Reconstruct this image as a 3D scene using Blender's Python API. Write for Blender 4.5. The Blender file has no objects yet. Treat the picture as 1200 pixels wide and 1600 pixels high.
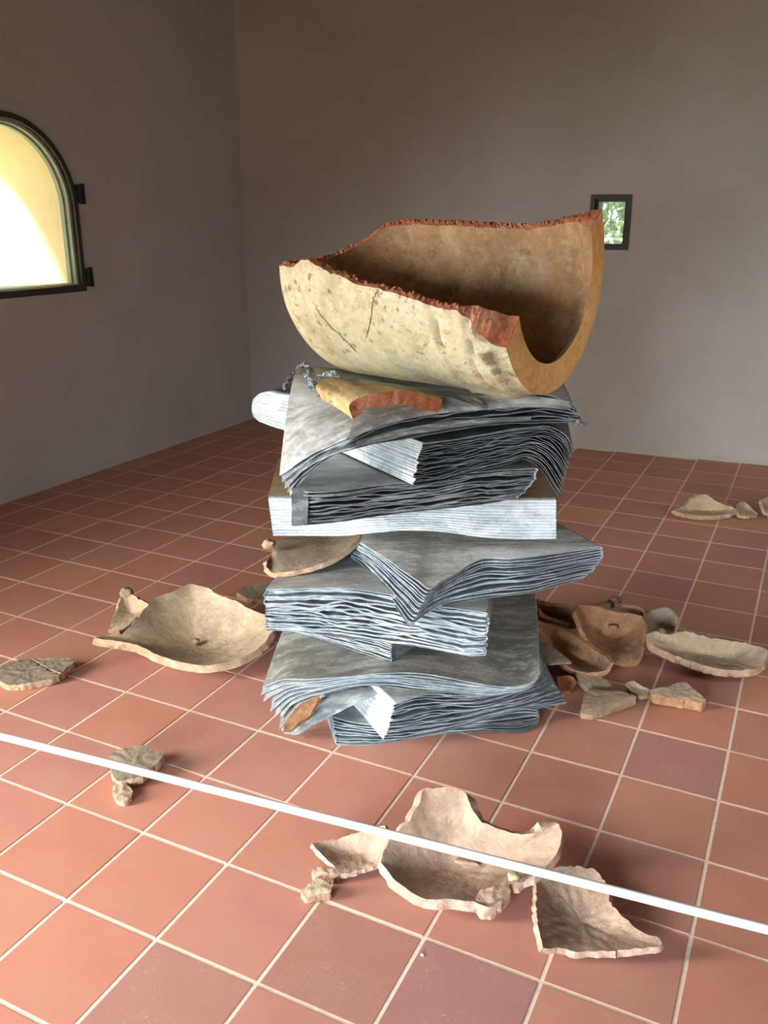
import bpy, bmesh, math, random
import numpy as np
from mathutils import Matrix, Vector, noise as mn

D = bpy.data
COL = bpy.context.scene.collection
SC = bpy.context.scene

# ------------------------------------------------------------------ camera
T = 0.28                                     # floor tile pitch in metres
RC = np.array([[0.89845826, 0.43905677, 0.00138289],
               [0.14060425, -0.28473708, -0.94823797],
               [-0.41593654, 0.85214667, -0.31755763]])      # right, down, forward
CP = np.array([1.46548971, -1.21789253, 1.59252921])
F = 1365.55
cam_d = D.cameras.new('camera')
cam = D.objects.new('camera', cam_d)
COL.objects.link(cam)
cam_d.sensor_fit = 'VERTICAL'
cam_d.sensor_height = 36.0
cam_d.lens = F / 1600 * 36.0
cam_d.clip_start = 0.02
cam.matrix_world = Matrix(((RC[0][0], -RC[1][0], -RC[2][0], CP[0]),
                           (RC[0][1], -RC[1][1], -RC[2][1], CP[1]),
                           (RC[0][2], -RC[1][2], -RC[2][2], CP[2]),
                           (0, 0, 0, 1)))
SC.camera = cam

# ------------------------------------------------------------------ world, sun, lights, exposure
SC.view_settings.view_transform = 'Standard'
SC.view_settings.look = 'None'
SC.view_settings.gamma = 1.0
SC.view_settings.use_curve_mapping = False
SC.view_settings.exposure = 0.0

world = D.worlds.new('sky')
SC.world = world
world.use_nodes = True
wn = world.node_tree
wn.nodes.clear()
w_out = wn.nodes.new('ShaderNodeOutputWorld')
w_bg = wn.nodes.new('ShaderNodeBackground')
w_bg.inputs['Strength'].default_value = 2.8
w_tc = wn.nodes.new('ShaderNodeTexCoord')
w_sep = wn.nodes.new('ShaderNodeSeparateXYZ')
w_rmp = wn.nodes.new('ShaderNodeValToRGB')
w_rmp.color_ramp.elements[0].position = 0.0
w_rmp.color_ramp.elements[0].color = (1.0, 0.97, 0.90, 1)
w_rmp.color_ramp.elements[1].position = 0.8
w_rmp.color_ramp.elements[1].color = (0.60, 0.78, 1.0, 1)
wn.links.new(w_tc.outputs['Generated'], w_sep.inputs[0])
wn.links.new(w_sep.outputs['Z'], w_rmp.inputs[0])
wn.links.new(w_rmp.outputs[0], w_bg.inputs['Color'])
wn.links.new(w_bg.outputs[0], w_out.inputs[0])

def add_light(name, kind, loc, direction, energy, color, size=None, size_y=None, spread=None):
    ld = D.lights.new(name, kind)
    ld.energy = energy
    ld.color = color
    if kind == 'AREA':
        ld.shape = 'RECTANGLE'
        ld.size = size
        ld.size_y = size_y
        if spread:
            ld.spread = math.radians(spread)
    o = D.objects.new(name, ld)
    COL.objects.link(o)
    o.location = loc
    o.rotation_euler = Vector(direction).to_track_quat('-Z', 'Y').to_euler()
    return o

sun = add_light('sun', 'SUN', (-6, -6, 8), (0.45, 0.60, -0.85), 15.0, (1.0, 0.93, 0.80))
sun.data.angle = 0.09
# daylight entering by the open doorway in the left wall (beside the camera) and the doorway behind
add_light('daylight_left_doorway', 'AREA', (-2.66, -1.95, 1.15), (1.0, 0.92, -0.42), 108, (1.0, 0.97, 0.92), 1.2, 2.0, 85)
add_light('daylight_back_doorway', 'AREA', (0.6, -4.42, 0.85), (0.0, 1.0, -0.27), 55, (0.80, 0.91, 1.0), 2.2, 1.4, 48)
add_light('unseen_right_window_fill', 'AREA', (3.44, 2.45, 1.7), (-1.0, 0.05, -0.30), 8, (0.95, 0.97, 1.0), 0.9, 1.0, 90)  # unseen right-wall window, placed and aimed to brighten the left wall

# ------------------------------------------------------------------ helpers
EA = np.array([0.8985, 0.4390, 0.0]); EA /= np.linalg.norm(EA)
EB = np.array([-EA[1], EA[0], 0.0])

def LW(a, b, z):
    """stack-aligned plan coordinates (a right, b away from the viewpoint) to world"""
    return np.array([CP[0], CP[1], 0.0]) + EA * a + EB * b + np.array([0, 0, z])

def ray(px, py):
    return RC.T @ np.array([(px - 600) / F, (py - 800) / F, 1.0])

def VP(px, py, b):
    r = ray(px, py)
    return CP + r * (b / (r @ EB))

def FL(px, py, z):
    r = ray(px, py)
    return CP + r * ((z - CP[2]) / r[2])

def ns(x, y=0.0, z=0.0):
    return mn.noise(Vector((x, y, z)))

def resample(pts, n, smooth=True):
    pts = np.array(pts, float)
    d = np.concatenate([[0], np.cumsum(np.linalg.norm(np.diff(pts[:, :3], axis=0), axis=1) + 1e-6)])
    d /= d[-1]
    u = np.linspace(0, 1, n)
    if not smooth or len(pts) < 3:
        return np.stack([np.interp(u, d, pts[:, k]) for k in range(pts.shape[1])], 1)
    # monotone-ish cubic Hermite
    m = np.zeros_like(pts)
    h = np.diff(d)
    s = np.diff(pts, axis=0) / h[:, None]
    m[0], m[-1] = s[0], s[-1]
    m[1:-1] = (s[:-1] * h[1:, None] + s[1:] * h[:-1, None]) / (h[1:] + h[:-1])[:, None]
    i = np.clip(np.searchsorted(d, u) - 1, 0, len(d) - 2)
    t = ((u - d[i]) / h[i])[:, None]
    H = h[i][:, None]
    return ((2*t**3 - 3*t**2 + 1) * pts[i] + (t**3 - 2*t**2 + t) * H * m[i]
            + (-2*t**3 + 3*t**2) * pts[i+1] + (t**3 - t**2) * H * m[i+1])

class MB:
    def __init__(self):
        self.v, self.f, self.m = [], [], []
        self.n = 0
    def add(self, verts, faces, mat=0):
        verts = np.asarray(verts, float).reshape(-1, 3)
        self.v.append(verts)
        for f in faces:
            self.f.append(tuple(int(i) + self.n for i in f))
        self.m += [mat] * len(faces) if isinstance(mat, int) else list(mat)
        self.n += len(verts)
    def box(self, c, s, mat=0, rz=0.0):
        c = np.array(c, float); s = np.array(s, float) / 2
        p = np.array([(x, y, z) for x in (-1, 1) for y in (-1, 1) for z in (-1, 1)], float) * s
        ca, sa = math.cos(rz), math.sin(rz)
        p = np.stack([p[:, 0]*ca - p[:, 1]*sa, p[:, 0]*sa + p[:, 1]*ca, p[:, 2]], 1) + c
        self.add(p, [(0,1,3,2), (4,6,7,5), (0,4,5,1), (2,3,7,6), (0,2,6,4), (1,5,7,3)], mat)
    def prism(self, poly, ax0, ax1, org, d, mat=0):
        """poly of (s,t) in axes ax0, ax1 at org, extruded by vector d"""
        ax0, ax1, org, d = map(lambda q: np.array(q, float), (ax0, ax1, org, d))
        p = np.array([org + ax0*s + ax1*t for s, t in poly])
        n = len(p)
        fs = [tuple(range(n)), tuple(range(2*n-1, n-1, -1))]
        fs += [(i, i + n, (i+1) % n + n, (i+1) % n) for i in range(n)]
        self.add(np.vstack([p, p + d]), fs, mat)
    def grid(self, P, mat=0, flip=False):
        nu, nv = P.shape[:2]
        fs = []
        for i in range(nu-1):
            for j in range(nv-1):
                a, b, c, d = i*nv+j, (i+1)*nv+j, (i+1)*nv+j+1, i*nv+j+1
                fs.append((d, c, b, a) if flip else (a, b, c, d))
        self.add(P.reshape(-1, 3), fs, mat)
    def solid(self, P, Q, mat=0, edge=1, emats=None):
        """closed slab between grids P (top) and Q (bottom)"""
        nu, nv = P.shape[:2]
        N = nu*nv
        fs, ms = [], []
        for i in range(nu-1):
            for j in range(nv-1):
                a, b, c, d = i*nv+j, (i+1)*nv+j, (i+1)*nv+j+1, i*nv+j+1
                fs.append((a, b, c, d)); ms.append(mat)
                fs.append((d+N, c+N, b+N, a+N)); ms.append(mat)
        bd = [i*nv for i in range(nu)] + [(nu-1)*nv + j for j in range(1, nv)] \
            + [i*nv + nv-1 for i in range(nu-2, -1, -1)] + [j for j in range(nv-2, 0, -1)]
        for k in range(len(bd)):
            a, b = bd[k], bd[(k+1) % len(bd)]
            fs.append((b, a, a+N, b+N)); ms.append(edge)
        self.add(np.vstack([P.reshape(-1, 3), Q.reshape(-1, 3)]), fs, ms)
    def build(self, name, mats, parent=None, smooth=False, origin=None, recalc=True):
        V = np.vstack(self.v)
        off = np.array(parent.location if parent else (origin if origin is not None else (0, 0, 0)), float)
        if parent is not None and parent.parent is not None:
            off = off + np.array(parent.parent.location)
        me = D.meshes.new(name)
        me.from_pydata((V - off).tolist(), [], self.f)
        for m in (mats if isinstance(mats, (list, tuple)) else [mats]):
            me.materials.append(m)
        me.polygons.foreach_set('material_index', [min(i, len(me.materials)-1) for i in self.m])
        if recalc:
            bm = bmesh.new(); bm.from_mesh(me)
            bmesh.ops.recalc_face_normals(bm, faces=bm.faces)
            bm.to_mesh(me); bm.free()
        if smooth:
            me.polygons.foreach_set('use_smooth', [True] * len(me.polygons))
            try:
                me.set_sharp_from_angle(angle=math.radians(smooth if smooth is not True else 45))
            except Exception:
                pass
        o = D.objects.new(name, me)
        COL.objects.link(o)
        if parent is not None:
            o.parent = parent
        elif origin is not None:
            o.location = origin
        return o

def normals(P):
    du = np.gradient(P, axis=0); dv = np.gradient(P, axis=1)
    n = np.cross(du, dv)
    return n / (np.linalg.norm(n, axis=-1, keepdims=True) + 1e-12)

def empty(name, loc, label=None, cat=None, group=None):
    o = D.objects.new(name, None)
    COL.objects.link(o)
    o.location = loc
    o.empty_display_size = 0.05
    tag(o, label, cat, group)
    return o

def tag(o, label=None, cat=None, group=None, kind=None):
    if label: o['label'] = label
    if cat: o['category'] = cat
    if group: o['group'] = group
    if kind: o['kind'] = kind
    return o

# ------------------------------------------------------------------ materials
def mat_new(name):
    m = D.materials.new(name)
    m.use_nodes = True
    nt = m.node_tree
    return m, nt, nt.nodes['Principled BSDF']

def N(nt, t, **kw):
    n = nt.nodes.new(t)
    for k, v in kw.items():
        setattr(n, k, v)
    return n

def noise_fac(nt, scale, detail=5, rough=0.6, stretch=None, lo=0.4, hi=0.6, coord='Object', dist=0.0):
    tc = N(nt, 'ShaderNodeTexCoord')
    src = tc.outputs[coord]
    if stretch:
        mp = N(nt, 'ShaderNodeMapping')
        mp.inputs['Rotation'].default_value = (0, 0, -0.455)
        mp.inputs['Scale'].default_value = stretch
        mp.vector_type = 'TEXTURE'
        mp.inputs['Rotation'].default_value = (0, 0, 0.455)
        nt.links.new(src, mp.inputs[0]); src = mp.outputs[0]
    nz = N(nt, 'ShaderNodeTexNoise')
    nz.inputs['Scale'].default_value = scale
    nz.inputs['Detail'].default_value = detail
    nz.inputs['Roughness'].default_value = rough
    nz.inputs['Distortion'].default_value = dist
    nt.links.new(src, nz.inputs['Vector'])
    r = N(nt, 'ShaderNodeMapRange')
    r.inputs['From Min'].default_value = lo
    r.inputs['From Max'].default_value = hi
    nt.links.new(nz.outputs[0], r.inputs[0])
    return r.outputs[0], nz.outputs[0]

def mix(nt, fac, a, b, mode='MIX'):
    m = N(nt, 'ShaderNodeMix', data_type='RGBA', blend_type=mode)
    if isinstance(fac, (int, float)): m.inputs[0].default_value = fac
    else: nt.links.new(fac, m.inputs[0])
    for k, c in ((6, a), (7, b)):
        if isinstance(c, tuple): m.inputs[k].default_value = (*c, 1)
        else: nt.links.new(c, m.inputs[k])
    return m.outputs[2]

def mul(nt, a, k):
    m = N(nt, 'ShaderNodeMath', operation='MULTIPLY')
    nt.links.new(a, m.inputs[0])
    if isinstance(k, (int, float)): m.inputs[1].default_value = k
    else: nt.links.new(k, m.inputs[1])
    return m.outputs[0]

def bump(nt, bsdf, h, strength=0.3, dist=0.01, prev=None):
    b = N(nt, 'ShaderNodeBump')
    b.inputs['Strength'].default_value = strength
    b.inputs['Distance'].default_value = dist
    nt.links.new(h, b.inputs['Height'])
    if prev: nt.links.new(prev, b.inputs['Normal'])
    nt.links.new(b.outputs[0], bsdf.inputs['Normal'])
    return b.outputs[0]

def plain(name, col, rough=0.6, metal=0.0, scale=30, var=0.12, bstr=0.15):
    m, nt, b = mat_new(name)
    f, raw = noise_fac(nt, scale, lo=0.3, hi=0.7)
    c2 = tuple(x * (1 - var) for x in col)
    nt.links.new(mix(nt, f, col, c2), b.inputs['Base Color'])
    b.inputs['Roughness'].default_value = rough
    b.inputs['Metallic'].default_value = metal
    bump(nt, b, raw, bstr, 0.003)
    return m

def ceramic(name, base, dark, light, spot=(0.10, 0.07, 0.05), spots=0.5, scale=9, rough=0.9, bstr=0.5):
    m, nt, b = mat_new(name)
    f1, r1 = noise_fac(nt, scale, 6, 0.62, lo=0.36, hi=0.66)
    c = mix(nt, f1, base, dark)
    f2, r2 = noise_fac(nt, scale*0.45, 4, 0.6, lo=0.5, hi=0.68, dist=0.4)
    c = mix(nt, mul(nt, f2, 0.8), c, light)
    f5, _ = noise_fac(nt, scale*1.6, 8, 0.75, lo=0.50, hi=0.72, dist=0.8)
    c = mix(nt, mul(nt, f5, 0.72), c, tuple(x*0.55 + y*0.25 for x, y in zip(dark, spot)))
    f3, r3 = noise_fac(nt, scale*5.5, 4, 0.7, lo=0.57, hi=0.64)
    f4, _ = noise_fac(nt, scale*0.7, 2, 0.5, lo=0.40, hi=0.56)
    c = mix(nt, mul(nt, mul(nt, f3, f4), spots), c, spot)
    f7, _ = noise_fac(nt, 55, 6, 0.75, lo=0.42, hi=0.68)
    c = mix(nt, mul(nt, f7, 0.42), c, tuple(x*0.72 for x in dark))
    f8, _ = noise_fac(nt, 23, 6, 0.75, lo=0.50, hi=0.66, dist=0.5)
    c = mix(nt, mul(nt, f8, 0.38), c, tuple(min(1, x*1.18) for x in light))
    nt.links.new(c, b.inputs['Base Color'])
    b.inputs['Roughness'].default_value = rough
    b.inputs['Specular IOR Level'].default_value = 0.25
    _, rf = noise_fac(nt, 140, 6, 0.7)
    p = bump(nt, b, rf, bstr, 0.004)
    bump(nt, b, r1, 0.5, 0.01, p)
    return m

def lead(name, dark, mid, light, lo=0.5, rough=0.5, stretch=(3.5, 1, 1), metal=0.25, sc=9.0):
    m, nt, b = mat_new(name)
    f1, r1 = noise_fac(nt, sc, 6, 0.65, stretch=stretch, lo=0.35, hi=0.62)
    c = mix(nt, f1, dark, mid)
    f2, r2 = noise_fac(nt, sc*0.8, 7, 0.7, stretch=stretch, lo=lo, hi=lo+0.16, dist=0.6)
    c = mix(nt, mul(nt, f2, 0.75), c, light)
    f6, _ = noise_fac(nt, sc*0.35, 6, 0.7, lo=0.50, hi=0.66, dist=1.0)
    c = mix(nt, mul(nt, f6, 0.5), c, tuple(x*0.75 for x in dark))
    f7, _ = noise_fac(nt, 42, 6, 0.75, stretch=stretch, lo=0.50, hi=0.62)
    c = mix(nt, mul(nt, f7, 0.45), c, light)
    f8, _ = noise_fac(nt, 60, 5, 0.7, lo=0.54, hi=0.66)
    c = mix(nt, mul(nt, f8, 0.45), c, tuple(x*0.6 for x in dark))
    nt.links.new(c, b.inputs['Base Color'])
    b.inputs['Metallic'].default_value = metal
    b.inputs['Roughness'].default_value = rough
    _, rf = noise_fac(nt, 70, 5, 0.6)
    p = bump(nt, b, rf, 0.25, 0.003)
    bump(nt, b, r2, 0.6, 0.010, p)
    return m

# terracotta tiles, one tint per tile
def tile_material(name='terracotta_tile', worn=0.0):
    m, nt, b = mat_new(name)
    oi = N(nt, 'ShaderNodeObjectInfo')
    rp = N(nt, 'ShaderNodeValToRGB')
    rp.color_ramp.elements[0].color = (0.50, 0.20, 0.135, 1)
    rp.color_ramp.elements[1].color = (0.60, 0.27, 0.165, 1)
    e = rp.color_ramp.elements.new(0.33); e.color = (0.55, 0.23, 0.165, 1)
    e = rp.color_ramp.elements.new(0.66); e.color = (0.45, 0.20, 0.165, 1)
    nt.links.new(oi.outputs['Random'], rp.inputs[0])
    f, r = noise_fac(nt, 5, 5, 0.6, lo=0.35, hi=0.7)
    c = mix(nt, mul(nt, f, 0.45), rp.outputs[0], (0.62, 0.30, 0.18))
    f2, r2 = noise_fac(nt, 3.1, 4, 0.6, lo=0.52, hi=0.72)
    c = mix(nt, mul(nt, f2, 0.45), c, (0.44, 0.23, 0.19))
    f3, r3 = noise_fac(nt, 160, 3, 0.7, lo=0.62, hi=0.72)
    c = mix(nt, mul(nt, f3, 0.30), c, (0.75, 0.50, 0.40))
    if worn:
        c = mix(nt, 0.6, c, (0.36, 0.185, 0.165))
        f4, _ = noise_fac(nt, 95, 8, 0.85, lo=0.54, hi=0.66, dist=2.0)
        f5, _ = noise_fac(nt, 7, 3, 0.6, lo=0.35, hi=0.6)
        c = mix(nt, mul(nt, mul(nt, f4, f5), worn), c, (0.78, 0.55, 0.48))
    nt.links.new(c, b.inputs['Base Color'])
    rr = N(nt, 'ShaderNodeMapRange')
    rr.inputs['To Min'].default_value = 0.42; rr.inputs['To Max'].default_value = 0.60
    nt.links.new(r, rr.inputs[0]); nt.links.new(rr.outputs[0], b.inputs['Roughness'])
    b.inputs['Specular IOR Level'].default_value = 0.28
    p = bump(nt, b, r3, 0.05, 0.001)
    bump(nt, b, r, 0.12, 0.006, p)
    return m

def wall_material():
    m, nt, b = mat_new('mauve_grey_plaster')
    f, r = noise_fac(nt, 1.3, 6, 0.6, lo=0.35, hi=0.65)
    c = mix(nt, f, (0.435, 0.400, 0.362), (0.385, 0.352, 0.305))
    f2, r2 = noise_fac(nt, 14, 5, 0.7, lo=0.45, hi=0.75)
    c = mix(nt, mul(nt, f2, 0.18), c, (0.50, 0.45, 0.43))
    nt.links.new(c, b.inputs['Base Color'])
    b.inputs['Roughness'].default_value = 0.92
    b.inputs['Specular IOR Level'].default_value = 0.15
    _, rf = noise_fac(nt, 60, 6, 0.65)
    p = bump(nt, b, rf, 0.22, 0.004)
    bump(nt, b, r2, 0.35, 0.012, p)
    return m

M_TILE = tile_material()
M_WORN = tile_material('scratched_purplish_tile', 0.6)
M_WALL = wall_material()
M_GROUT = plain('cream_mortar', (0.93, 0.74, 0.60), 0.9, scale=60, var=0.2)
M_CEIL = plain('dark_timber_ceiling', (0.10, 0.06, 0.035), 0.85, scale=8, var=0.3)
M_OCHRE = plain('ochre_outer_plaster', (0.88, 0.72, 0.48), 0.9, scale=12, var=0.1)
M_IRON = plain('green_black_iron', (0.035, 0.032, 0.020), 0.5, 0.3, scale=25, var=0.3)
M_GASKET = plain('grey_green_frame', (0.34, 0.38, 0.30), 0.5, 0.2, scale=25, var=0.2)
M_CORD = plain('white_elastic_cord', (0.93, 0.93, 0.93), 0.55, scale=200, var=0.06)
M_STEEL = plain('steel_hook', (0.5, 0.5, 0.5), 0.35, 0.9, scale=40)
M_GRASS = plain('pale_ground', (0.40, 0.42, 0.26), 0.95, scale=3, var=0.3)
M_LEAF = plain('pale_green_leaf', (0.74, 0.86, 0.60), 0.6, scale=9, var=0.25)
M_BARK = plain('bark', (0.2, 0.15, 0.1), 0.9, scale=20, var=0.4)

m_, nt_, b_ = mat_new('window_glass')
for n_ in list(nt_.nodes):
    if n_.type == 'BSDF_PRINCIPLED': nt_.nodes.remove(n_)
tr_ = N(nt_, 'ShaderNodeBsdfTransparent'); tr_.inputs[0].default_value = (0.93, 0.97, 0.94, 1)
gl_ = N(nt_, 'ShaderNodeBsdfGlossy'); gl_.inputs['Roughness'].default_value = 0.03
fr_ = N(nt_, 'ShaderNodeLayerWeight'); fr_.inputs[0].default_value = 0.5
mx_ = N(nt_, 'ShaderNodeMixShader')
pw_ = N(nt_, 'ShaderNodeMath', operation='POWER'); pw_.inputs[1].default_value = 4.0; nt_.links.new(fr_.outputs['Facing'], pw_.inputs[0]); ml_ = mul(nt_, pw_.outputs[0], 0.4); nt_.links.new(ml_, mx_.inputs[0]); nt_.links.new(tr_.outputs[0], mx_.inputs[1]); nt_.links.new(gl_.outputs[0], mx_.inputs[2])
nt_.links.new(mx_.outputs[0], [n for n in nt_.nodes if n.type == 'OUTPUT_MATERIAL'][0].inputs[0])
M_GLASS = m_

L_PAGE = lead('lead_page', (0.085, 0.105, 0.115), (0.20, 0.235, 0.25), (0.42, 0.48, 0.50), 0.54)
L_EDGE = lead('lead_page_edge', (0.15, 0.19, 0.215), (0.27, 0.33, 0.365), (0.52, 0.59, 0.62), 0.50, 0.55, metal=0.1, sc=16)
L_DARK = lead('dark_lead_page', (0.035, 0.04, 0.043), (0.10, 0.11, 0.115), (0.30, 0.33, 0.34), 0.58)
L_DEDGE = lead('dark_lead_page_edge', (0.102, 0.119, 0.128), (0.221, 0.246, 0.264), (0.468, 0.510, 0.527), 0.56, 0.5, metal=0.15, sc=16)
L_COVER = lead('grey_lead_cover', (0.20, 0.225, 0.225), (0.34, 0.37, 0.37), (0.60, 0.63, 0.61), 0.50, 0.42, sc=11)
L_COVB = lead('brown_grey_lead_cover', (0.11, 0.115, 0.10), (0.27, 0.265, 0.225), (0.56, 0.55, 0.49), 0.52, 0.40, sc=9)
L_PALE = lead('pale_lead_cover', (0.20, 0.205, 0.19), (0.42, 0.42, 0.39), (0.66, 0.68, 0.66), 0.47, 0.5, metal=0.1, sc=9)
L_WHITE = lead('whitened_spine', (0.339, 0.397, 0.423), (0.558, 0.618, 0.635), (0.677, 0.711, 0.719), 0.42, 0.8, (6, 1, 1), 0.0, 22)
L_OCHRE = lead('ochre_stained_lead', (0.22, 0.14, 0.06), (0.48, 0.31, 0.13), (0.60, 0.52, 0.42), 0.55, 0.6, metal=0.1, sc=6)

C_CREAM = ceramic('cream_slip_clay', (0.49, 0.435, 0.27), (0.33, 0.275, 0.155), (0.5, 0.49, 0.35), (0.13, 0.10, 0.05), 0.85, 7, bstr=0.35)
C_INNER = ceramic('brown_inner_clay', (0.46, 0.27, 0.135), (0.26, 0.145, 0.07), (0.52, 0.42, 0.27), (0.09, 0.05, 0.03), 0.5, 5)
C_LIP = ceramic('ochre_lip_clay', (0.68, 0.37, 0.11), (0.56, 0.27, 0.08), (0.74, 0.46, 0.18), (0.25, 0.12, 0.05), 0.35, 8)
C_BREAK = ceramic('red_broken_clay', (0.50, 0.16, 0.07), (0.33, 0.10, 0.05), (0.60, 0.30, 0.18), (0.12, 0.05, 0.03), 0.6, 22, bstr=0.9)
C_SCORCH = ceramic('grey_scorched_clay', (0.20, 0.17, 0.13), (0.12, 0.10, 0.08), (0.34, 0.30, 0.23), spots=0.6, scale=20)
C_TAN = ceramic('tan_sherd_clay', (0.480, 0.352, 0.224), (0.352, 0.256, 0.168), (0.560, 0.456, 0.320), (0.20, 0.15, 0.11), 0.5, 9)
C_TANE = ceramic('tan_sherd_edge', (0.496, 0.320, 0.192), (0.360, 0.208, 0.120), (0.576, 0.432, 0.304), (0.2, 0.12, 0.08), 0.5, 25, bstr=0.9)
C_PINK = ceramic('pinkish_sherd_clay', (0.5, 0.335, 0.235), (0.35, 0.235, 0.165), (0.58, 0.42, 0.31), (0.18, 0.12, 0.09), 0.5, 9)
C_PINKE = ceramic('pinkish_sherd_edge', (0.525, 0.344, 0.254), (0.410, 0.238, 0.164), (0.607, 0.459, 0.361), (0.2, 0.12, 0.08), 0.4, 25, bstr=0.9)
C_ORNG = ceramic('orange_sherd_clay', (0.36, 0.17, 0.075), (0.21, 0.105, 0.06), (0.42, 0.27, 0.15), (0.09, 0.06, 0.05), 0.6, 8)
C_ORNGE = ceramic('orange_sherd_edge', (0.442, 0.221, 0.102), (0.323, 0.153, 0.076), (0.510, 0.323, 0.187), (0.1, 0.06, 0.04), 0.4, 25, bstr=0.9)
C_GREY = ceramic('grey_brown_sherd_clay', (0.299, 0.232, 0.157), (0.202, 0.157, 0.113), (0.374, 0.314, 0.232), (0.10, 0.08, 0.06), 0.6, 10)
C_YELL = ceramic('yellow_sherd_clay', (0.54, 0.38, 0.17), (0.34, 0.23, 0.10), (0.60, 0.50, 0.30), (0.12, 0.08, 0.04), 0.8, 14)

C_RUST = ceramic('rust_brown_sherd_clay', (0.24, 0.115, 0.05), (0.14, 0.07, 0.035), (0.34, 0.20, 0.11), (0.06, 0.04, 0.03), 0.6, 14)

# ------------------------------------------------------------------ room shell
XL, XR, YB, ZC = -2.70, 3.50, -4.50, 3.70
TH = 0.60
N0 = np.array([-2.702, 4.7936, 0.0])                       # far corner, far wall direction
DR = np.array([0.99674498, 0.08061908, 0.0])
DN = np.array([-DR[1], DR[0], 0.0])

# floor: mortar bed with single tiles
mb = MB(); mb.box((0.4, 0.4, -0.0518), (6.2 + 1.2, 11.4, 0.10))
floor = mb.build('floor', M_GROUT)
tag(floor, kind='structure')
rnd = random.Random(5)
cells = []
for i in range(-10, 13):
    for j in range(-17, 19):
        x0, x1 = i*T, (i+1)*T
        y0, y1 = j*T, (j+1)*T
        x0c, x1c = max(x0, XL), min(x1, XR)
        if x1c - x0c < 0.03: continue
        yf = (N0 + DR * ((x0 - N0[0]) / DR[0]))[1]
        y0c, y1c = max(y0, YB), min(y1, yf + 0.01)
        if y1c - y0c < 0.03: continue
        c = np.array([(x0c+x1c)/2, (y0c+y1c)/2, 0.0])
        vis = False
        for sx in (x0c, x1c):
            for sy in (y0c, y1c):
                r = RC @ (np.array([sx, sy, 0]) - CP)
                if r[2] > 0.2:
                    u, v = 600 + F*r[0]/r[2], 800 + F*r[1]/r[2]
                    if -5 < u < 1205 and 0 < v < 1605: vis = True
        full = abs((x1c-x0c) - T) < 1e-6 and abs((y1c-y0c) - T) < 1e-6
        cells.append((np.linalg.norm(c - CP), vis, c, x1c-x0c, y1c-y0c, full))
cells.sort(key=lambda q: (not q[1], q[0]))

def tile_verts(w, h, top=0.0, g=0.0095, bev=0.0012):
    w2, h2 = (w-g)/2, (h-g)/2
    P = [(sx*w2, sy*h2, -0.012) for sx, sy in ((-1,-1),(1,-1),(1,1),(-1,1))]
    P += [(sx*w2, sy*h2, top-bev) for sx, sy in ((-1,-1),(1,-1),(1,1),(-1,1))]
    P += [(sx*(w2-bev), sy*(h2-bev), top) for sx, sy in ((-1,-1),(1,-1),(1,1),(-1,1))]
    Fc = [(8, 9, 10, 11)]
    for a in (0, 4):
        for k in range(4):
            Fc.append((a+k, a+(k+1) % 4, a+4+(k+1) % 4, a+4+k))
    return np.array(P), Fc
shared = {}
worn_at = [FL(*p, 0.0) for p in ((530, 1480), (750, 1545), (330, 1545), (1070, 1160))]
rest = MB()
for idx, (dist, vis, c, w, h, full) in enumerate(cells):
    V, Fc = tile_verts(w, h)
    wn_ = any(abs(c[0]-q[0]) < w/2 and abs(c[1]-q[1]) < h/2 for q in worn_at)
    if vis and idx < 299:
        key = (round(w, 4), round(h, 4), wn_)
        if key not in shared:
            me = D.meshes.new('tile'); me.from_pydata(V.tolist(), [], Fc); me.materials.append(M_WORN if wn_ else M_TILE)
            shared[key] = me
        o = D.objects.new('tile', shared[key]); COL.objects.link(o)
        o.parent = floor
        o.location = (c[0], c[1], rnd.uniform(-0.0006, 0.0004))
        o.rotation_euler = (rnd.uniform(-0.0015, 0.0015), rnd.uniform(-0.0015, 0.0015), rnd.uniform(-0.003, 0.003))
    else:
        rest.add(V + c, Fc)
tag(rest.build('tile_field', M_TILE, floor), kind='stuff')

# left wall with arched opening and doorway beside the viewpoint
WY, WZ, WR = 2.535, 1.655, 0.470             # arch centre and clear radius
WB = 1.20
mb = MB()
arch = [(WY + WR*math.cos(a), WZ + WR*math.sin(a)) for a in np.linspace(math.pi, 0, 29)]
org = (XL, 0, 0)
def wp(poly): mb.prism(poly, (0, 1, 0), (0, 0, 1), org, (-TH, 0, 0))
DY0, DY1, DZ = -2.60, -1.30, 2.25
YF = 4.80
wp([(YB-0.4, 0-0.1), (DY0, -0.1), (DY0, ZC), (YB-0.4, ZC)])
wp([(DY0, DZ), (DY1, DZ), (DY1, ZC), (DY0, ZC)])
wp([(DY1, -0.1), (WY-WR, -0.1), (WY-WR, ZC), (DY1, ZC)])
wp([(WY-WR, -0.1), (WY+WR, -0.1), (WY+WR, WB), (WY-WR, WB)])
for k in range(len(arch)-1):
    wp([arch[k], arch[k+1], (arch[k+1][0], ZC), (arch[k][0], ZC)])
wp([(WY+WR, -0.1), (YF+0.6, -0.1), (YF+0.6, ZC), (WY+WR, ZC)])
tag(mb.build('wall_left', M_WALL), kind='structure')
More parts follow.
